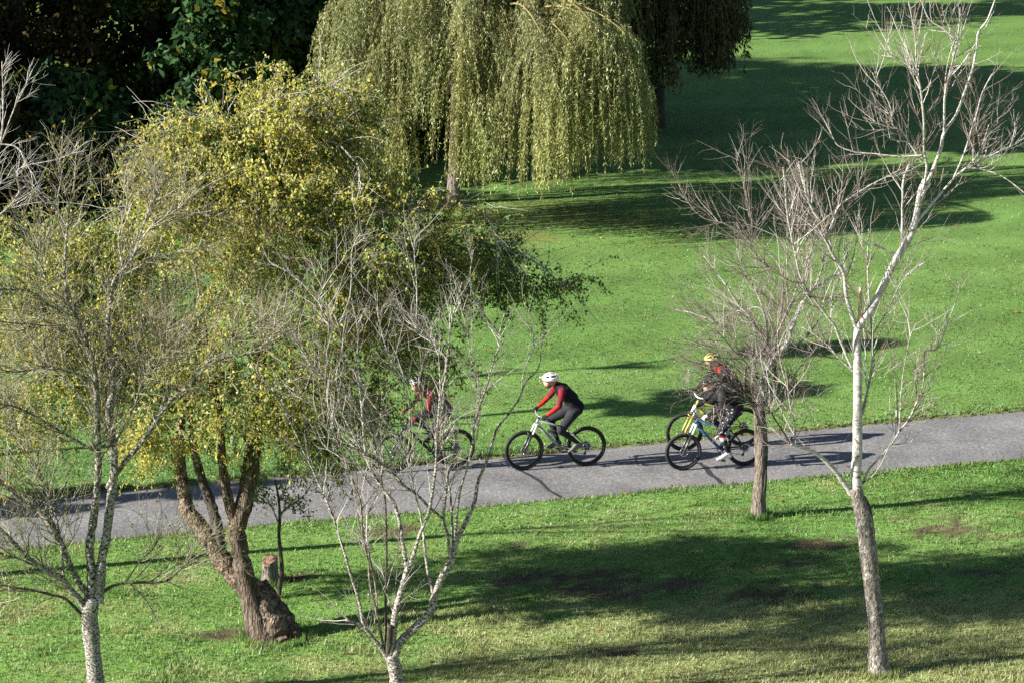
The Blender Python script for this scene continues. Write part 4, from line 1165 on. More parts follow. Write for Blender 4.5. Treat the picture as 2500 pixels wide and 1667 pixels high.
def disc_ring(bag, r0, r1, y, th, n=32):
    a = np.arange(n) / n * 2 * np.pi
    v = []
    for rr_, yy in ((r0, y - th / 2), (r1, y - th / 2), (r1, y + th / 2), (r0, y + th / 2)):
        v.append(np.stack([np.cos(a) * rr_, np.full(n, yy), np.sin(a) * rr_], 1))
    v = np.concatenate(v); ii = np.arange(4 * n).reshape(4, n)
    q = [np.stack([ii[k], np.roll(ii[k], -1), np.roll(ii[(k + 1) % 4], -1), ii[(k + 1) % 4]], 1) for k in range(4)]
    bag.add(v, np.concatenate(q))


M_TYRE = simple('rubber', (0.022, 0.021, 0.020), 0.75, 0, 0.35, 90, 0.3)
M_RIM = simple('black_rim', (0.02, 0.02, 0.022), 0.35, 0, 0.1, 40, 0.6)
M_STEEL = simple('steel', (0.55, 0.55, 0.56), 0.35, 1.0, 0.1, 60)
M_BLACK = simple('black_alloy', (0.018, 0.018, 0.02), 0.4, 0.0, 0.2, 60, 0.5)
M_GREYALLOY = simple('grey_alloy', (0.30, 0.29, 0.27), 0.4, 0.4, 0.2, 40, 0.5)
M_SILVERPAINT = simple('silver_paint', (0.33, 0.33, 0.32), 0.35, 0.3, 0.2, 30, 0.6)
M_WHITEPAINT = simple('white_paint', (0.75, 0.75, 0.75), 0.35, 0.0, 0.08, 30, 0.6)
M_BLUEPAINT = simple('blue_paint', (0.03, 0.10, 0.24), 0.3, 0.1, 0.25, 30, 0.6)
M_YELLOWPAINT = simple('yellow_paint', (0.42, 0.39, 0.05), 0.35, 0.0, 0.1, 30, 0.6)
M_BLACKPAINT = simple('black_paint', (0.02, 0.02, 0.022), 0.35, 0.0, 0.1, 30, 0.6)
M_BOTTLE = simple('bottle_plastic', (0.18, 0.24, 0.22), 0.4, 0.0, 0.1, 30, 0.5)
M_RUBBER = simple('grip_rubber', (0.02, 0.02, 0.02), 0.8, 0, 0.2, 80, 0.2)
WHEEL = {}


def wheel_meshes(Rw):
    if Rw in WHEEL: return WHEEL[Rw]
    tr = 0.029
    b1 = Bag(); torus(b1, Rw - tr, tr, 48, 10)
    tn = b1.mesh('tyre', True)
    b2 = Bag(); torus(b2, Rw - tr * 2 - 0.008, 0.013, 48, 8, 0, 1.1)
    b3 = Bag()
    bag_tube(b3, [(0, -0.05, 0), (0, 0.05, 0)], 0.018, 12)
    disc_ring(b3, 0.008, 0.028, 0.035, 0.004, 16); disc_ring(b3, 0.008, 0.028, -0.035, 0.004, 16)
    for i in range(28):
        a = i / 28 * 2 * math.pi
        a2 = a + (0.42 if i % 4 < 2 else -0.42)
        yy = 0.034 if i % 2 else -0.034
        bag_tube(b3, [(0.027 * math.cos(a2), yy, 0.027 * math.sin(a2)), ((Rw - 0.07) * math.cos(a), 0, (Rw - 0.07) * math.sin(a))], 0.0014, 4, False)
    b4 = Bag(); disc_ring(b4, 0.066, 0.082, 0.048, 0.002, 36)
    for i in range(6):
        a = i / 6 * 2 * math.pi
        bag_tube(b4, [(0.02 * math.cos(a), 0.048, 0.02 * math.sin(a)), (0.068 * math.cos(a + 0.4), 0.048, 0.068 * math.sin(a + 0.4))], 0.004, 4, False)
    WHEEL[Rw] = (tn, b2.mesh('rim', True), b3.mesh('wheel', True), b4.mesh('brake_rotor'))
    return WHEEL[Rw]


def bicycle(label, rear, front, Rw, frame_mat, crank, fork_mats, full_sus, accents, bottle=None, bar_mat=None, steer=0.0):
    """rear, front: ground contact points of the wheels"""
    h = norm(np.array([front[0] - rear[0], front[1] - rear[1], 0.0]))
    wb_ = 1.16
    mid = (np.array(rear) + np.array(front)) / 2
    org = mid - h * (wb_ / 2 - 0.44)
    pz = float(path_z(org[0:1], org[1:2])[0])
    yaw = math.atan2(h[1], h[0])
    root = empty('bicycle', (org[0], org[1], pz), yaw)
    tag(root, label, 'bicycle', 'bicycles on the path')
    tn, rn, hn, dn = wheel_meshes(Rw)
    hubs = [(-0.44, 0, Rw), (0.72, 0, Rw)]
    for i, hb in enumerate(hubs):
        w = obj('wheel', hn, M_BLACK, root); w.location = hb
        obj('tyre', tn, M_TYRE, w); obj('rim', rn, M_RIM, w); obj('brake_rotor', dn, M_STEEL, w)
        w.rotation_euler = (0, rng.uniform(0, 1), steer if i else 0)
    bb = np.array([0, 0, 0.335]); ht = np.array([0.455, 0, 0.945]); hbm = np.array([0.50, 0, 0.835])
    st = np.array([-0.115, 0, 0.78])
    g = Bag()
    bag_tube(g, [ht, hbm], [0.024, 0.026], 12)
    bag_tube(g, [hbm + [-0.01, 0, 0.02], hbm + [-0.16, 0, -0.16], bb + [0.02, 0, 0.01]], [0.026, 0.030, 0.027], 12)
    bag_tube(g, [ht + [0.005, 0, -0.03], [0.12, 0, 0.79], st + [0.01, 0, -0.05]], [0.021, 0.019, 0.017], 10)
    bag_tube(g, [bb, st], [0.021, 0.018], 10)
    bag_tube(g, [bb + [0, -0.04, 0], bb + [0, 0.04, 0]], 0.026, 12)
    fr = obj('frame', g.mesh('frame', True), frame_mat, root)
    g = Bag()
    for s_ in (-1, 1):
        if full_sus:
            bag_tube(g, [bb + [-0.01, s_ * 0.03, 0.06], bb + [-0.12, s_ * 0.05, 0.02], np.array([-0.44, s_ * 0.07, Rw])], [0.017, 0.015, 0.012], 8)
            bag_tube(g, [np.array([-0.44, s_ * 0.07, Rw]), np.array([-0.28, s_ * 0.055, 0.55]), np.array([-0.06, s_ * 0.03, 0.66])], [0.011, 0.012, 0.013], 8)
        else:
            bag_tube(g, [bb + [-0.01, s_ * 0.03, 0], bb + [-0.12, s_ * 0.05, 0.005], np.array([-0.44, s_ * 0.07, Rw])], [0.012, 0.011, 0.010], 8)
            bag_tube(g, [np.array([-0.44, s_ * 0.07, Rw]), np.array([-0.30, s_ * 0.055, 0.53]), st + [0, s_ * 0.02, -0.06]], [0.009, 0.010, 0.011], 8)
    if accents is not None:
        obj('rear_stays', g.mesh('rear_stays', True), accents, root)
    if full_sus:
        g = Bag()
        bag_tube(g, [[-0.05, 0, 0.66], [0.10, 0, 0.68]], 0.022, 10)
        bag_tube(g, [[0.10, 0, 0.68], [0.18, 0, 0.705]], 0.014, 10)
        obj('shock', g.mesh('shock', True), M_BLACK, root)
    # fork
    g = Bag()
    bag_tube(g, [hbm + [0.003, -0.075, -0.01], hbm + [0.003, 0.075, -0.01]], 0.022, 10)
    for s_ in (-1, 1):
        bag_tube(g, [hbm + [0.005, s_ * 0.07, 0], hbm + [0.085, s_ * 0.07, -0.18]], 0.017, 10)
    fk = obj('fork', g.mesh('fork', True), fork_mats[0], root)
    g = Bag()
    for s_ in (-1, 1):
        bag_tube(g, [hbm + [0.08, s_ * 0.07, -0.16], np.array([0.725, s_ * 0.07, Rw + 0.02]), np.array([0.72, s_ * 0.068, Rw - 0.03])], [0.022, 0.020, 0.014], 10)
    a_ = np.linspace(0, np.pi, 9)
    bag_tube(g, np.stack([hbm[0] + 0.115 + 0.05 * np.sin(a_), 0.07 * np.cos(a_), hbm[2] - 0.19 + 0.06 * np.sin(a_)], 1), 0.010, 6)
    obj('fork_lowers', g.mesh('fork_lowers', True), fork_mats[1], fk)
    # handlebar
    g = Bag()
    s0 = ht + [0.0, 0, 0.03]; bc = np.array([0.475, 0, 1.005])
    bag_tube(g, [ht, ht + [-0.012, 0, 0.05]], 0.019, 10)
    bag_tube(g, [s0, bc], 0.018, 10)
    obj('stem', g.mesh('stem', True), M_BLACK, root)
    g = Bag()
    bar = np.array([[-0.055, -0.37, 0.02], [-0.02, -0.22, 0.02], [0.0, -0.08, 0.0], [0.0, 0.08, 0.0], [-0.02, 0.22, 0.02], [-0.055, 0.37, 0.02]]) + bc
    bag_tube(g, bar, 0.0125, 8)
    hb_ = obj('handlebar', g.mesh('handlebar', True), bar_mat or M_BLACK, root)
    for s_ in (-1, 1):
        g = Bag(); bag_tube(g, [bc + [-0.058, s_ * 0.375, 0.02], bc + [-0.026, s_ * 0.245, 0.02]], 0.0165, 10)
        obj('grip', g.mesh('grip', True), M_RUBBER, hb_)
        g = Bag(); bag_tube(g, [bc + [-0.01, s_ * 0.21, 0.015], bc + [0.045, s_ * 0.23, -0.005], bc + [0.03, s_ * 0.32, -0.01]], [0.012, 0.008, 0.006], 6)
        obj('brake_lever', g.mesh('brake_lever', True), M_BLACK, hb_)
    # cables
    g = Bag()
    for s_ in (-1, 1):
        u = np.linspace(0, 1, 8)[:, None]
        p0 = bc + [0.03, s_ * 0.2, 0.0]; p1 = bc + [0.13, s_ * 0.06, -0.02]; p2 = hbm + [-0.02, 0.025 * s_, -0.02]
        bag_tube(g, p0 * (1 - u) ** 2 + 2 * p1 * u * (1 - u) + p2 * u ** 2, 0.003, 5)
    obj('cables', g.mesh('cables', True), M_BLACK, root)
    # saddle and post
    g = Bag(); bag_tube(g, [st + [0.005, 0, -0.02], [-0.19, 0, 0.985]], 0.015, 10)
    obj('seatpost', g.mesh('seatpost', True), M_BLACK, root)
    g = Bag()
    prof = [(-0.33, 0.060, 0.022), (-0.31, 0.074, 0.030), (-0.25, 0.072, 0.030), (-0.17, 0.040, 0.027), (-0.10, 0.026, 0.024), (-0.065, 0.016, 0.018)]
    a_ = np.arange(14) / 14 * 2 * np.pi
    V = []
    for x_, wy, wz in prof:
        V.append(np.stack([np.full(14, x_), np.cos(a_) * wy, 1.0 + np.sin(a_) * wz * np.where(np.sin(a_) > 0, 0.8, 1.0) + (0.012 if x_ < -0.28 else 0)], 1))
    V = [np.tile(V[0].mean(0), (14, 1))] + V + [np.tile(V[-1].mean(0), (14, 1))]
    v = np.concatenate(V); ii = np.arange(len(v)).reshape(-1, 14)
    g.add(v, np.stack([ii[:-1], np.roll(ii[:-1], -1, 1), np.roll(ii[1:], -1, 1), ii[1:]], -1).reshape(-1, 4))
    obj('saddle', g.mesh('saddle', True), M_RUBBER, root)
    # crank: left (camera) side arm along crank angle, right arm opposite
    ca = np.array([math.cos(crank), 0, math.sin(crank)]) * 0.17
    g = Bag()
    bag_tube(g, [bb + [0, 0.06, 0], bb + ca + [0, 0.075, 0]], [0.016, 0.012], 8)
    bag_tube(g, [bb + [0, -0.06, 0], bb - ca + [0, -0.075, 0]], [0.016, 0.012], 8)
    bag_tube(g, [bb + [0, -0.07, 0], bb + [0, 0.07, 0]], 0.012, 8)
    ck = obj('crank', g.mesh('crank', True), M_BLACK, root)
    g = Bag(); disc_ring(g, 0.055, 0.072, -0.052, 0.004, 32)
    cr = obj('chainring', g.mesh('chainring'), M_BLACK, ck); cr.location = bb
    pedals = {}
    for s_ in (1, -1):
        pc = bb + ca * s_ + np.array([0, s_ * 0.135, 0])
        g = Bag(); bag_box(g, pc, (0.10, 0.095, 0.016)); bag_tube(g, [pc + [0, -s_ * 0.06, 0], pc], 0.006, 6)
        obj('pedal', g.mesh('pedal'), M_BLACK, ck)
        pedals[s_] = pc
    g = Bag()
    for rr_, yy in ((0.085, -0.022), (0.070, -0.028), (0.056, -0.034), (0.043, -0.040), (0.030, -0.046)):
        disc_ring(g, 0.018, rr_, yy, 0.003, 30)
    cs = obj('cassette', g.mesh('cassette'), M_BLACK, root); cs.location = (-0.44, 0, Rw)
    g = Bag()
    top_ = [bb + [0, -0.052, 0.072], np.array([-0.44, -0.036, Rw + 0.05])]
    bag_tube(g, top_, 0.005, 4)
    jk = np.array([-0.42, -0.04, Rw - 0.15])
    bag_tube(g, [bb + [0, -0.052, -0.072], jk, np.array([-0.45, -0.04, Rw - 0.08]), np.array([-0.48, -0.036, Rw - 0.03])], 0.005, 4)
    obj('chain', g.mesh('chain'), M_BLACK, root)
    g = Bag()
    bag_tube(g, [np.array([-0.45, -0.05, Rw - 0.02]), np.array([-0.455, -0.05, Rw - 0.08]), jk], [0.014, 0.014, 0.010], 8)
    bag_tube(g, [jk + [0, -0.012, 0], jk + [0, 0.012, 0]], 0.024, 12)
    obj('derailleur', g.mesh('derailleur', True), M_BLACK, root)
    if bottle is not None:
        d_ = norm(bb - hbm); nn = np.array([-d_[2], 0, d_[0]]); nn = nn if nn[2] > 0 else -nn
        c0 = hbm + d_ * 0.24 + nn * 0.075
        g = Bag(); bag_tube(g, [c0, c0 + d_ * 0.03, c0 + d_ * 0.17, c0 + d_ * 0.19], [0.020, 0.036, 0.036, 0.030], 12)
        obj('bottle', g.mesh('bottle', True), bottle, root)
    return root, dict(org=org, z=pz, yaw=yaw, pedals=pedals, bc=bc, Rw=Rw)


# ------------------------------------------------------------------ riders
def capsule(p0, r0, p1, r1, n=14):
    p0 = np.array(p0, float); p1 = np.array(p1, float)
    ax = p1 - p0; L = np.linalg.norm(ax); ax = ax / max(L, 1e-6)
    pts, rad = [], []
    for a in np.linspace(-np.pi / 2, 0, 6):
        pts.append(p0 + ax * r0 * math.sin(a)); rad.append(max(r0 * math.cos(a), 1e-4))
    for a in np.linspace(0, np.pi / 2, 6):
        pts.append(p1 + ax * r1 * math.sin(a)); rad.append(max(r1 * math.cos(a), 1e-4))
    pts = np.array(pts)
    ref = np.array([0, 0, 1.0]) if abs(ax[2]) < 0.8 else np.array([0, 1.0, 0])
    u = norm(np.cross(ax, ref)); v_ = np.cross(ax, u)
    an = np.arange(n) / n * 2 * np.pi
    ring = np.cos(an)[:, None] * u + np.sin(an)[:, None] * v_
    V = pts[:, None, :] + ring[None] * np.array(rad)[:, None, None]
    ii = np.arange(len(pts) * n).reshape(len(pts), n)
    q = np.stack([ii[:-1], np.roll(ii[:-1], -1, 1), np.roll(ii[1:], -1, 1), ii[1:]], -1).reshape(-1, 4)
    return V.reshape(-1, 3), q


def cap_dist(P, p0, r0, p1, r1):
    p0 = np.array(p0, float); p1 = np.array(p1, float)
    d = p1 - p0; t = np.clip(((P - p0) @ d) / max(d @ d, 1e-9), 0, 1)
    return np.linalg.norm(P - (p0 + t[:, None] * d), axis=1) - (r0 + (r1 - r0) * t)


def mirror_y(p, s_): return np.array([p[0], p[1] * s_, p[2]])


def rider(label, bk, mats, hip, chest, neck, head, legs, helmet, visor, glasses=True, beard=True, extras=None, yoke=0):
    """mats: torso, upper sleeve, forearm, trousers, skin, glove, shoe, collar, hair, sock"""
    root = empty('person', (bk['org'][0], bk['org'][1], bk['z']), bk['yaw'])
    tag(root, label, 'person', 'cyclists on the path')
    caps = []
    hip = np.array(hip, float); chest = np.array(chest, float); neck = np.array(neck, float); head = np.array(head, float)
    mid = hip * 0.5 + chest * 0.5 + [-0.045, 0, 0.03]
    # pelvis, waist, ribcage
    for s_ in (-1, 1):
        caps.append((hip + [-0.02, s_ * 0.075, 0.00], 0.120, hip + [0.05, s_ * 0.06, 0.06], 0.122, 3))
        caps.append((hip + [-0.035, s_ * 0.07, 0.055], 0.121, hip + [0.03, s_ * 0.06, 0.09], 0.128, 0))
        caps.append((hip + [0.04, s_ * 0.055, 0.07], 0.128, mid + [0, s_ * 0.058, 0], 0.130, 0))
        caps.append((mid + [0, s_ * 0.058, 0], 0.130, chest + [-0.03, s_ * 0.078, -0.01], 0.140, 0))
        caps.append((chest + [-0.03, s_ * 0.075, -0.01], 0.128, chest + [0.035, s_ * 0.10, 0.055], 0.095, yoke))
        caps.append((chest + [0.035, s_ * 0.10, 0.055], 0.085, neck + [-0.02, s_ * 0.03, 0.0], 0.062, yoke))
    caps.append((neck + [-0.03, 0, -0.03], 0.068, neck + [0.02, 0, 0.035], 0.064, 7))
    caps.append((neck + [0.01, 0, 0.02], 0.055, head + [-0.03, 0, -0.04], 0.058, 4))
    # head
    caps.append((head + [-0.025, 0, 0.015], 0.088, head + [0.015, 0, 0.02], 0.084, 4))
    caps.append((head + [0.02, 0, 0.0], 0.074, head + [0.045, 0, -0.05], 0.060, 4))
    caps.append((head + [0.055, 0, -0.085], 0.042, head + [0.065, 0, -0.095], 0.034, 8 if beard else 4))       # chin
    caps.append((head + [0.02, 0, -0.08], 0.055, head + [0.045, 0, -0.075], 0.052, 8 if beard else 4))         # jaw
    caps.append((head + [0.098, 0, 0.005], 0.010, head + [0.118, 0, -0.030], 0.014, 4))                        # nose
    caps.append((head + [0.098, -0.018, -0.062], 0.011, head + [0.098, 0.018, -0.062], 0.011, 4))              # lips
    caps.append((head + [0.085, -0.03, 0.028], 0.015, head + [0.085, 0.03, 0.028], 0.015, 4))                  # brow
    for s_ in (-1, 1):
        caps.append((head + [-0.005, s_ * 0.084, -0.015], 0.017, head + [-0.012, s_ * 0.090, 0.012], 0.019, 4))  # ear
    # arms
    for s_ in (-1, 1):
        sh = chest + [0.045, s_ * 0.185, 0.045]
        grip = bk['bc'] + np.array([-0.043, s_ * 0.312, 0.02])
        wr = grip + [-0.055, s_ * 0.005, 0.05]
        # elbow below and outside the straight line
        dvec = wr - sh; L = np.linalg.norm(dvec)
        up_, fo_ = 0.30, 0.265
        cosang = np.clip((up_ ** 2 + L ** 2 - fo_ ** 2) / (2 * up_ * L), -1, 1)
        along = up_ * cosang; side = up_ * math.sqrt(max(0, 1 - cosang ** 2))
        perp = np.array([-0.25, s_ * 0.8, -0.45]); u_ = norm(dvec); perp = norm(perp - (perp @ u_) * u_)
        el = sh + u_ * along + perp * side
        caps.append((sh, 0.075, sh * 0.55 + el * 0.45, 0.060, 1))
        caps.append((sh * 0.55 + el * 0.45, 0.060, el, 0.050, 1))
        caps.append((el, 0.045, el * 0.65 + wr * 0.35, 0.046, 2))
        caps.append((el * 0.65 + wr * 0.35, 0.046, wr, 0.032, 2))
        # hand round the grip: palm, four curled fingers, thumb
        bd = norm(np.array([0.032, -s_ * 0.13, 0.0]))        # along the bar, inwards
        caps.append((wr, 0.030, wr + [0.02, 0, -0.012], 0.031, 5))
        for i, o_ in enumerate((-0.036, -0.013, 0.010, 0.033)):
            k0 = grip + bd * o_ + [-0.008, 0, 0.030]
            caps.append((wr + bd * o_ * 0.6 + [0.012, 0, -0.01], 0.018, k0, 0.015, 5))
            ln = (0.85, 0.96, 1.0, 0.93)[i]
            k1 = grip + bd * o_ + [0.028 * ln, 0, 0.012]; k2 = grip + bd * o_ + [0.024 * ln, 0, -0.022]; k3 = grip + bd * o_ + [-0.004, 0, -0.028 * ln]
            caps.append((k0, 0.0125, k1, 0.0112, 5)); caps.append((k1, 0.0112, k2, 0.0100, 5)); caps.append((k2, 0.0100, k3, 0.0090, 5))
        t0 = wr + bd * 0.022 + [0.010, 0, -0.020]
        caps.append((t0, 0.015, grip + bd * 0.052 + [-0.016, 0, -0.006], 0.0125, 5))
        caps.append((grip + bd * 0.052 + [-0.016, 0, -0.006], 0.0125, grip + bd * 0.060 + [0.010, 0, -0.020], 0.010, 5))
    # legs
    for s_ in (1, -1):
        pd = bk['pedals'][s_]
        heel, knee_f = legs[s_]
        hj = hip + [0.02, s_ * 0.09, -0.02]
        sole = pd + [0.0, -s_ * 0.015, 0.012]
        fdir = np.array([math.cos(heel), 0, math.sin(heel)])     # toe direction
        fup = np.array([-math.sin(heel), 0, math.cos(heel)])
        ank = sole - fdir * 0.125 + fup * 0.095
        dvec = ank - hj; L = np.linalg.norm(dvec)
        th, sk = 0.445, 0.425
        if L > th + sk - 0.004:
            k_ = L / (th + sk - 0.004); th *= k_; sk *= k_
        cosang = np.clip((th ** 2 + L ** 2 - sk ** 2) / (2 * th * L), -1, 1)
        along = th * cosang; side = th * math.sqrt(max(0, 1 - cosang ** 2))
        u_ = norm(dvec); perp = np.array([1.0, s_ * 0.10, 0.25]); perp = norm(perp - (perp @ u_) * u_)
        kn = hj + u_ * along + perp * side
        caps.append((hj, 0.110, hj * 0.6 + kn * 0.4, 0.096, 3)); caps.append((hj * 0.6 + kn * 0.4, 0.096, kn, 0.068, 3))
        caps.append((kn, 0.061, kn * 0.68 + ank * 0.32 + [-0.012, 0, 0], 0.059, 3 if extras is None else 10))
        caps.append((kn * 0.68 + ank * 0.32 + [-0.012, 0, 0], 0.059, kn * 0.2 + ank * 0.8, 0.040, 3))
        if extras is not None and s_ == 1:
            for f0, f1, bm in ((0.16, 0.20, 11), (0.22, 0.28, 12)):
                caps.append((kn * (1 - f0) + ank * f0 + [-0.006, 0, 0], 0.066, kn * (1 - f1) + ank * f1 + [-0.009, 0, 0], 0.065, bm))
        caps.append((kn * 0.2 + ank * 0.8, 0.040, ank, 0.038, 9))
        caps.append((ank + fup * 0.0, 0.042, ank - fdir * 0.035 - fup * 0.055, 0.034, 6))
        caps.append((ank - fdir * 0.030 - fup * 0.058, 0.034, sole + fdir * 0.02 + fup * 0.032, 0.034, 6))
        caps.append((ank + fdir * 0.03 - fup * 0.01, 0.036, sole + fdir * 0.04 + fup * 0.030, 0.032, 6))
        caps.append((sole + fdir * 0.02 + fup * 0.028, 0.036, sole + fdir * 0.085 + fup * 0.026, 0.026, 6))
    g = Bag()
    for p0, r0, p1, r1, mi in caps:
        g.add(*capsule(p0, r0, p1, r1))
    me = g.mesh('body')
    o = obj('body', me, None)
    rm = o.modifiers.new('remesh', 'REMESH'); rm.mode = 'VOXEL'; rm.voxel_size = 0.0105; rm.use_smooth_shade = True
    sm = o.modifiers.new('smooth', 'SMOOTH'); sm.factor = 0.5; sm.iterations = 3
    dg = bpy.context.evaluated_depsgraph_get()
    dg.update()
    me2 = bpy.data.meshes.new_from_object(o.evaluated_get(dg))
    o.modifiers.clear()
    o.data = me2
    me2.name = 'body'
    n = len(me2.vertices)
    co = np.empty(n * 3, np.float32); me2.vertices.foreach_get('co', co); co = co.reshape(-1, 3).astype(float)
    # cloth folds
    fold = 0.016 * (fbm(co[:, 0] * 14 + co[:, 1] * 9, co[:, 2] * 16, 3, 55) - 0.5)
    nr = np.empty(n * 3, np.float32); me2.vertices.foreach_get('normal', nr); nr = nr.reshape(-1, 3)
    D_ = np.stack([cap_dist(co, *c[:4]) for c in caps], 1)
    mi = np.array([c[4] for c in caps])[np.argmin(D_, 1)]
    co2 = co + nr * np.where(np.isin(mi, [0, 1, 2, 3, 10]), fold, 0)[:, None]
    me2.vertices.foreach_set('co', co2.astype(np.float32).ravel())
    nf = len(me2.polygons)
    me2.materials.clear()
    for m_ in mats: me2.materials.append(m_)
    fm = np.zeros(nf, np.int32)
    ls = np.empty(nf, np.int32); me2.polygons.foreach_get('loop_start', ls)
    vi = np.empty(len(me2.loops), np.int32); me2.loops.foreach_get('vertex_index', vi)
    fm[:] = mi[vi[ls]]
    fm = np.minimum(fm, len(mats) - 1)
    me2.polygons.foreach_set('material_index', fm)
    me2.polygons.foreach_set('use_smooth', np.ones(nf, bool))
    me2.update()
    o.parent = root
    # helmet
    hm, lin, vis = helmet
    hc = head + [-0.012, 0, 0.035]
    nu, nv = 30, 24
    th = np.linspace(0, np.pi, nu)         # front to back
    ph = np.linspace(-np.pi / 2 * 1.12, np.pi / 2 * 1.12, nv)
    T_, Ph = np.meshgrid(th, ph, indexing='ij')

    def shell(k):
        x_ = np.cos(T_) * 0.142 * k; rad_ = np.sin(T_)
        y_ = rad_ * np.sin(Ph) * 0.106 * k; z_ = rad_ * np.cos(Ph) * 0.108 * k
        z_ = np.maximum(z_, -0.035 - 0.02 * (x_ < -0.03)) + 0.10 * np.minimum(x_, 0) * -0.12
        return np.stack([x_, y_, z_], -1).reshape(-1, 3) + hc
    V = shell(1.0); ii = np.arange(nu * nv).reshape(nu, nv)
    q = np.stack([ii[:-1, :-1], ii[:-1, 1:], ii[1:, 1:], ii[1:, :-1]], -1)
    keepf = np.ones((nu - 1, nv - 1), bool)
    for a in range(nu - 1):
        for b2 in range(nv - 1):
            band = b2 % 4 in (1, 2)
            if band and ((5 <= a <= 11) or (14 <= a <= 19) or (22 <= a <= 25)) and 2 < b2 < nv - 3: keepf[a, b2] = False
    me = np_mesh('helmet', V, q[keepf].reshape(-1, 4)[:, ::-1], None, smooth=True)
    ho = obj('helmet', me, hm, root)
    so = ho.modifiers.new('solid', 'SOLIDIFY'); so.thickness = 0.012; so.offset = -1
    obj('liner', np_mesh('liner', shell(0.93), q.reshape(-1, 4)[:, ::-1], None, smooth=True), lin, ho)
    if visor:
        yy = np.linspace(-0.085, 0.085, 9); tt = np.linspace(0, 1, 5)
        Vv = []
        for t_ in tt:
            for y_ in yy:
                w_ = 1 - 0.28 * t_
                Vv.append(hc + [math.sqrt(max(0, 1 - (y_ / 0.108) ** 2)) * 0.125 + 0.085 * t_ * (1 - (y_ / 0.12) ** 2), y_ * w_, 0.022 + 0.012 * t_ - 0.25 * (y_ ** 2) * (1 + 4 * t_) + 0.008])
        ii = np.arange(45).reshape(5, 9)
        q = np.stack([ii[:-1, :-1], ii[:-1, 1:], ii[1:, 1:], ii[1:, :-1]], -1).reshape(-1, 4)
        vo = obj('visor', np_mesh('visor', np.array(Vv), q, None, smooth=True), vis, ho)
        so = vo.modifiers.new('solid', 'SOLIDIFY'); so.thickness = 0.006
    g = Bag()
    for s_ in (-1, 1):
        bag_tube(g, [hc + [0.01, s_ * 0.098, -0.02], head + [0.02, s_ * 0.078, -0.075], head + [0.045, s_ * 0.03, -0.125]], 0.006, 5)
    obj('chin_strap', g.mesh('chin_strap', True), M_BLACK, ho)
    if glasses:
        a_ = np.linspace(-1.05, 1.05, 13)
        Vv = []
        for z_ in (-0.016, 0.018):
            for x_ in a_:
                Vv.append(head + [0.108 * math.cos(x_ * 0.9) - 0.004, 0.092 * math.sin(x_), 0.012 + z_])
        k_ = np.arange(12)
        q = np.stack([k_, k_ + 1, k_ + 14, k_ + 13], 1)
        go = obj('sunglasses', np_mesh('sunglasses', np.array(Vv), q, None, smooth=True), M_LENS, root)
        so = go.modifiers.new('solid', 'SOLIDIFY'); so.thickness = 0.005
    else:
        for s_ in (-1, 1):
            g = Bag(); g.add(*capsule(head + [0.088, s_ * 0.030, 0.010], 0.012, head + [0.090, s_ * 0.030, 0.010], 0.012, 10))
            obj('eye', g.mesh('eye', True), M_BLACK, root)
    return root


def cloth(name, c, var=0.2): return simple(name, c, 0.85, 0, var, 35, 0.15)


M_LENS = simple('dark_lens', (0.01, 0.01, 0.012), 0.12, 0, 0.05, 20, 0.8)
M_SKIN = simple('skin', (0.50, 0.28, 0.20), 0.55, 0, 0.1, 40, 0.3)
M_BEARD = simple('beard', (0.16, 0.085, 0.045), 0.9, 0, 0.3, 120, 0.1)
C_BLACK = cloth('black_cloth', (0.012, 0.013, 0.017))
C_CHAR = cloth('charcoal_cloth', (0.026, 0.026, 0.030))
C_BURG = cloth('burgundy_cloth', (0.15, 0.014, 0.024))
C_RED = cloth('red_cloth', (0.38, 0.022, 0.016))
C_GLOVE = cloth('black_glove', (0.012, 0.012, 0.013))
C_SHOEG = simple('grey_shoe', (0.11, 0.105, 0.10), 0.6, 0, 0.3, 40)
C_SHOEW = simple('white_shoe', (0.66, 0.62, 0.57), 0.6, 0, 0.15, 30)
C_SHOEB = simple('black_shoe', (0.025, 0.025, 0.025), 0.6, 0, 0.2, 40)
C_NEON = cloth('neon_cloth', (0.50, 0.70, 0.05), 0.1)
C_WHITE = cloth('white_cloth', (0.66, 0.66, 0.66), 0.08)
C_GREYC = cloth('grey_cloth', (0.10, 0.10, 0.11))
C_PURPLE = cloth('indigo_cloth', (0.06, 0.05, 0.20))
C_BLACKW = simple('black_white_print', (0.02, 0.02, 0.024), 0.85, 0, 0.3, 35, 0.15)
m, nt, out = new_mat('printed_cloth')
b = principled(nt, out, 0.85, 0, 0.15)
tc = N(nt, 'ShaderNodeTexCoord'); vz = N(nt, 'ShaderNodeTexNoise', Scale=26.0, Detail=2.0)
rp = ramp(nt, [(0.62, (0.018, 0.018, 0.022)), (0.65, (0.42, 0.42, 0.45))])
nt.links.new(tc.outputs['Object'], vz.inputs['Vector']); nt.links.new(vz.outputs['Fac'], rp.inputs['Fac']); nt.links.new(rp.outputs['Color'], b.inputs['Base Color'])
C_PRINT = m
M_HELW = simple('white_helmet', (0.80, 0.80, 0.80), 0.3, 0, 0.04, 20, 0.6)
M_HELY = simple('yellow_helmet', (0.62, 0.60, 0.15), 0.35, 0, 0.1, 20, 0.6)
M_HELG = simple('grey_helmet', (0.40, 0.40, 0.42), 0.35, 0, 0.2, 20, 0.6)
M_HELB = simple('dark_helmet', (0.05, 0.04, 0.045), 0.35, 0, 0.2, 20, 0.6)
M_LINER = simple('black_liner', (0.02, 0.02, 0.022), 0.9, 0, 0.1, 40)

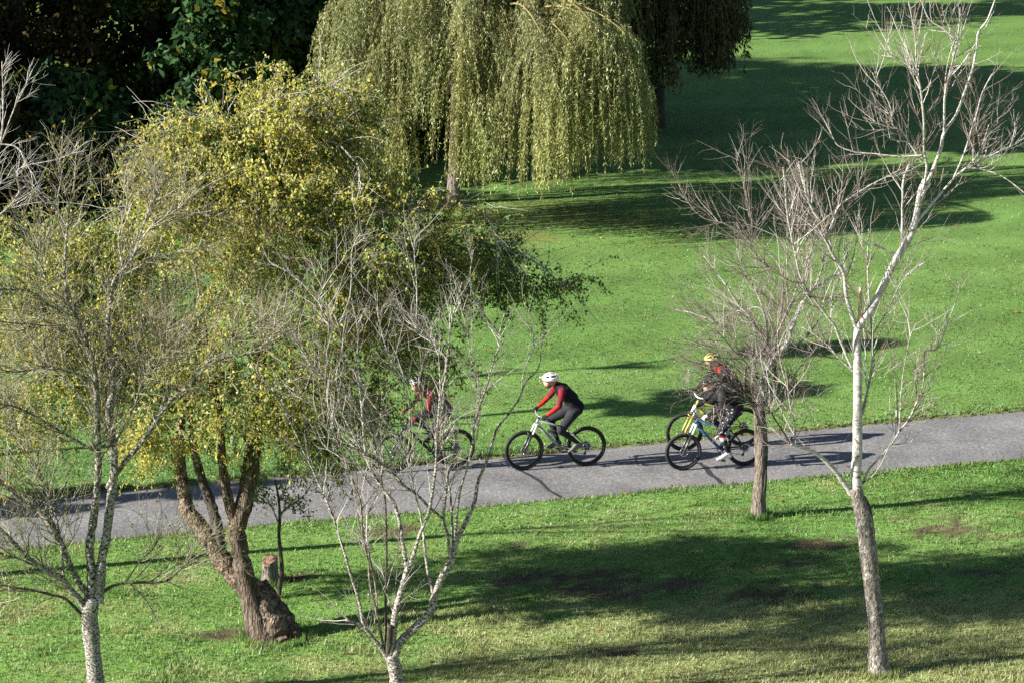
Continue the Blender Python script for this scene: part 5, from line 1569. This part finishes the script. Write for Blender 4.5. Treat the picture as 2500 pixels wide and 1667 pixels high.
# middle rider
bk1, i1 = bicycle('silver-grey full suspension mountain bike under the rider in the red sleeves', gnd(1432, 1138), gnd(1279, 1149), 0.37, M_SILVERPAINT, R(184), (M_WHITEPAINT, M_BLACKPAINT), True, M_GREYALLOY, M_BOTTLE, M_SILVERPAINT, 0.04)
rider('cyclist in white helmet, black vest and red sleeves riding alone in the open', i1,
      [C_BLACK, C_BURG, C_RED, C_CHAR, M_SKIN, C_GLOVE, C_SHOEG, C_RED, M_BEARD, C_CHAR],
      (-0.215, 0, 1.085), (0.02, 0, 1.42), (0.13, 0, 1.535), (0.245, 0, 1.625), {1: (R(-22), 0), -1: (R(-8), 0)}, (M_HELW, M_LINER, M_HELW), True)
# left rider, behind the many-stemmed tree
bk0, i0 = bicycle('black mountain bike half hidden behind the many-stemmed bare tree', gnd(1113, 1142), gnd(960, 1155), 0.365, M_BLACKPAINT, R(250), (M_BLACKPAINT, M_BLACKPAINT), True, M_BLACKPAINT)
p0 = rider('cyclist with grey helmet and red and black jacket, half hidden by bare stems', i0,
      [C_BLACK, C_BURG, C_BLACK, C_BLACK, M_SKIN, C_BURG, C_SHOEB, C_RED, M_BEARD, C_BLACK],
      (-0.215, 0, 1.085), (0.02, 0, 1.41), (0.135, 0, 1.52), (0.255, 0, 1.60), {1: (R(-12), 0), -1: (R(-15), 0)}, (M_HELG, M_LINER, M_HELG), True, True, False)
g = Bag()
g.add(*capsule((-0.19, -0.05, 1.34), 0.085, (-0.02, -0.05, 1.535), 0.075)); g.add(*capsule((-0.19, 0.05, 1.34), 0.085, (-0.02, 0.05, 1.535), 0.075))
bpk = obj('backpack', g.mesh('backpack', True), C_BLACK, p0)
g = Bag()
g.add(*capsule((-0.075, -0.06, 1.585), 0.05, (0.0, -0.06, 1.625), 0.035)); g.add(*capsule((-0.075, 0.06, 1.585), 0.05, (0.0, 0.06, 1.625), 0.035))
obj('backpack_cover', g.mesh('backpack_cover', True), C_NEON, bpk)
# far rider of the pair
bk2, i2 = bicycle('yellow full suspension mountain bike, farther bike of the pair', gnd(1818, 1089), gnd(1667, 1102), 0.365, M_YELLOWPAINT, R(60), (M_WHITEPAINT, M_YELLOWPAINT), True, M_YELLOWPAINT, None, M_WHITEPAINT)
rider('cyclist in yellow helmet with red collar, farther rider of the pair', i2,
      [C_BLACK, C_BLACK, C_PRINT, C_BLACK, M_SKIN, C_GLOVE, C_SHOEB, C_RED, M_SKIN, C_BLACK],
      (-0.235, 0, 1.085), (-0.005, 0, 1.435), (0.10, 0, 1.56), (0.205, 0, 1.66), {1: (R(-10), 0), -1: (R(-20), 0)}, (M_HELY, M_LINER, M_HELY), False, True, False, yoke=7)
# near rider of the pair
bk3, i3 = bicycle('blue hardtail mountain bike with black tyres, nearer bike of the pair', gnd(1816, 1138), gnd(1669, 1149), 0.345, M_BLUEPAINT, R(-82), (M_WHITEPAINT, M_BLACKPAINT), False, M_BLACKPAINT)
rider('cyclist in dark kit with white shoe and banded knee, nearer rider of the pair', i3,
      [C_BLACK, C_CHAR, C_BLACK, C_PRINT, M_SKIN, C_WHITE, C_SHOEW, C_PURPLE, M_BEARD, C_CHAR, C_CHAR, C_RED, C_WHITE],
      (-0.225, 0, 1.06), (0.02, 0, 1.37), (0.14, 0, 1.47), (0.25, 0, 1.545), {1: (R(-8), 0), -1: (R(-18), 0)}, (M_HELB, M_LINER, M_HELB), True, True, True, extras=1)
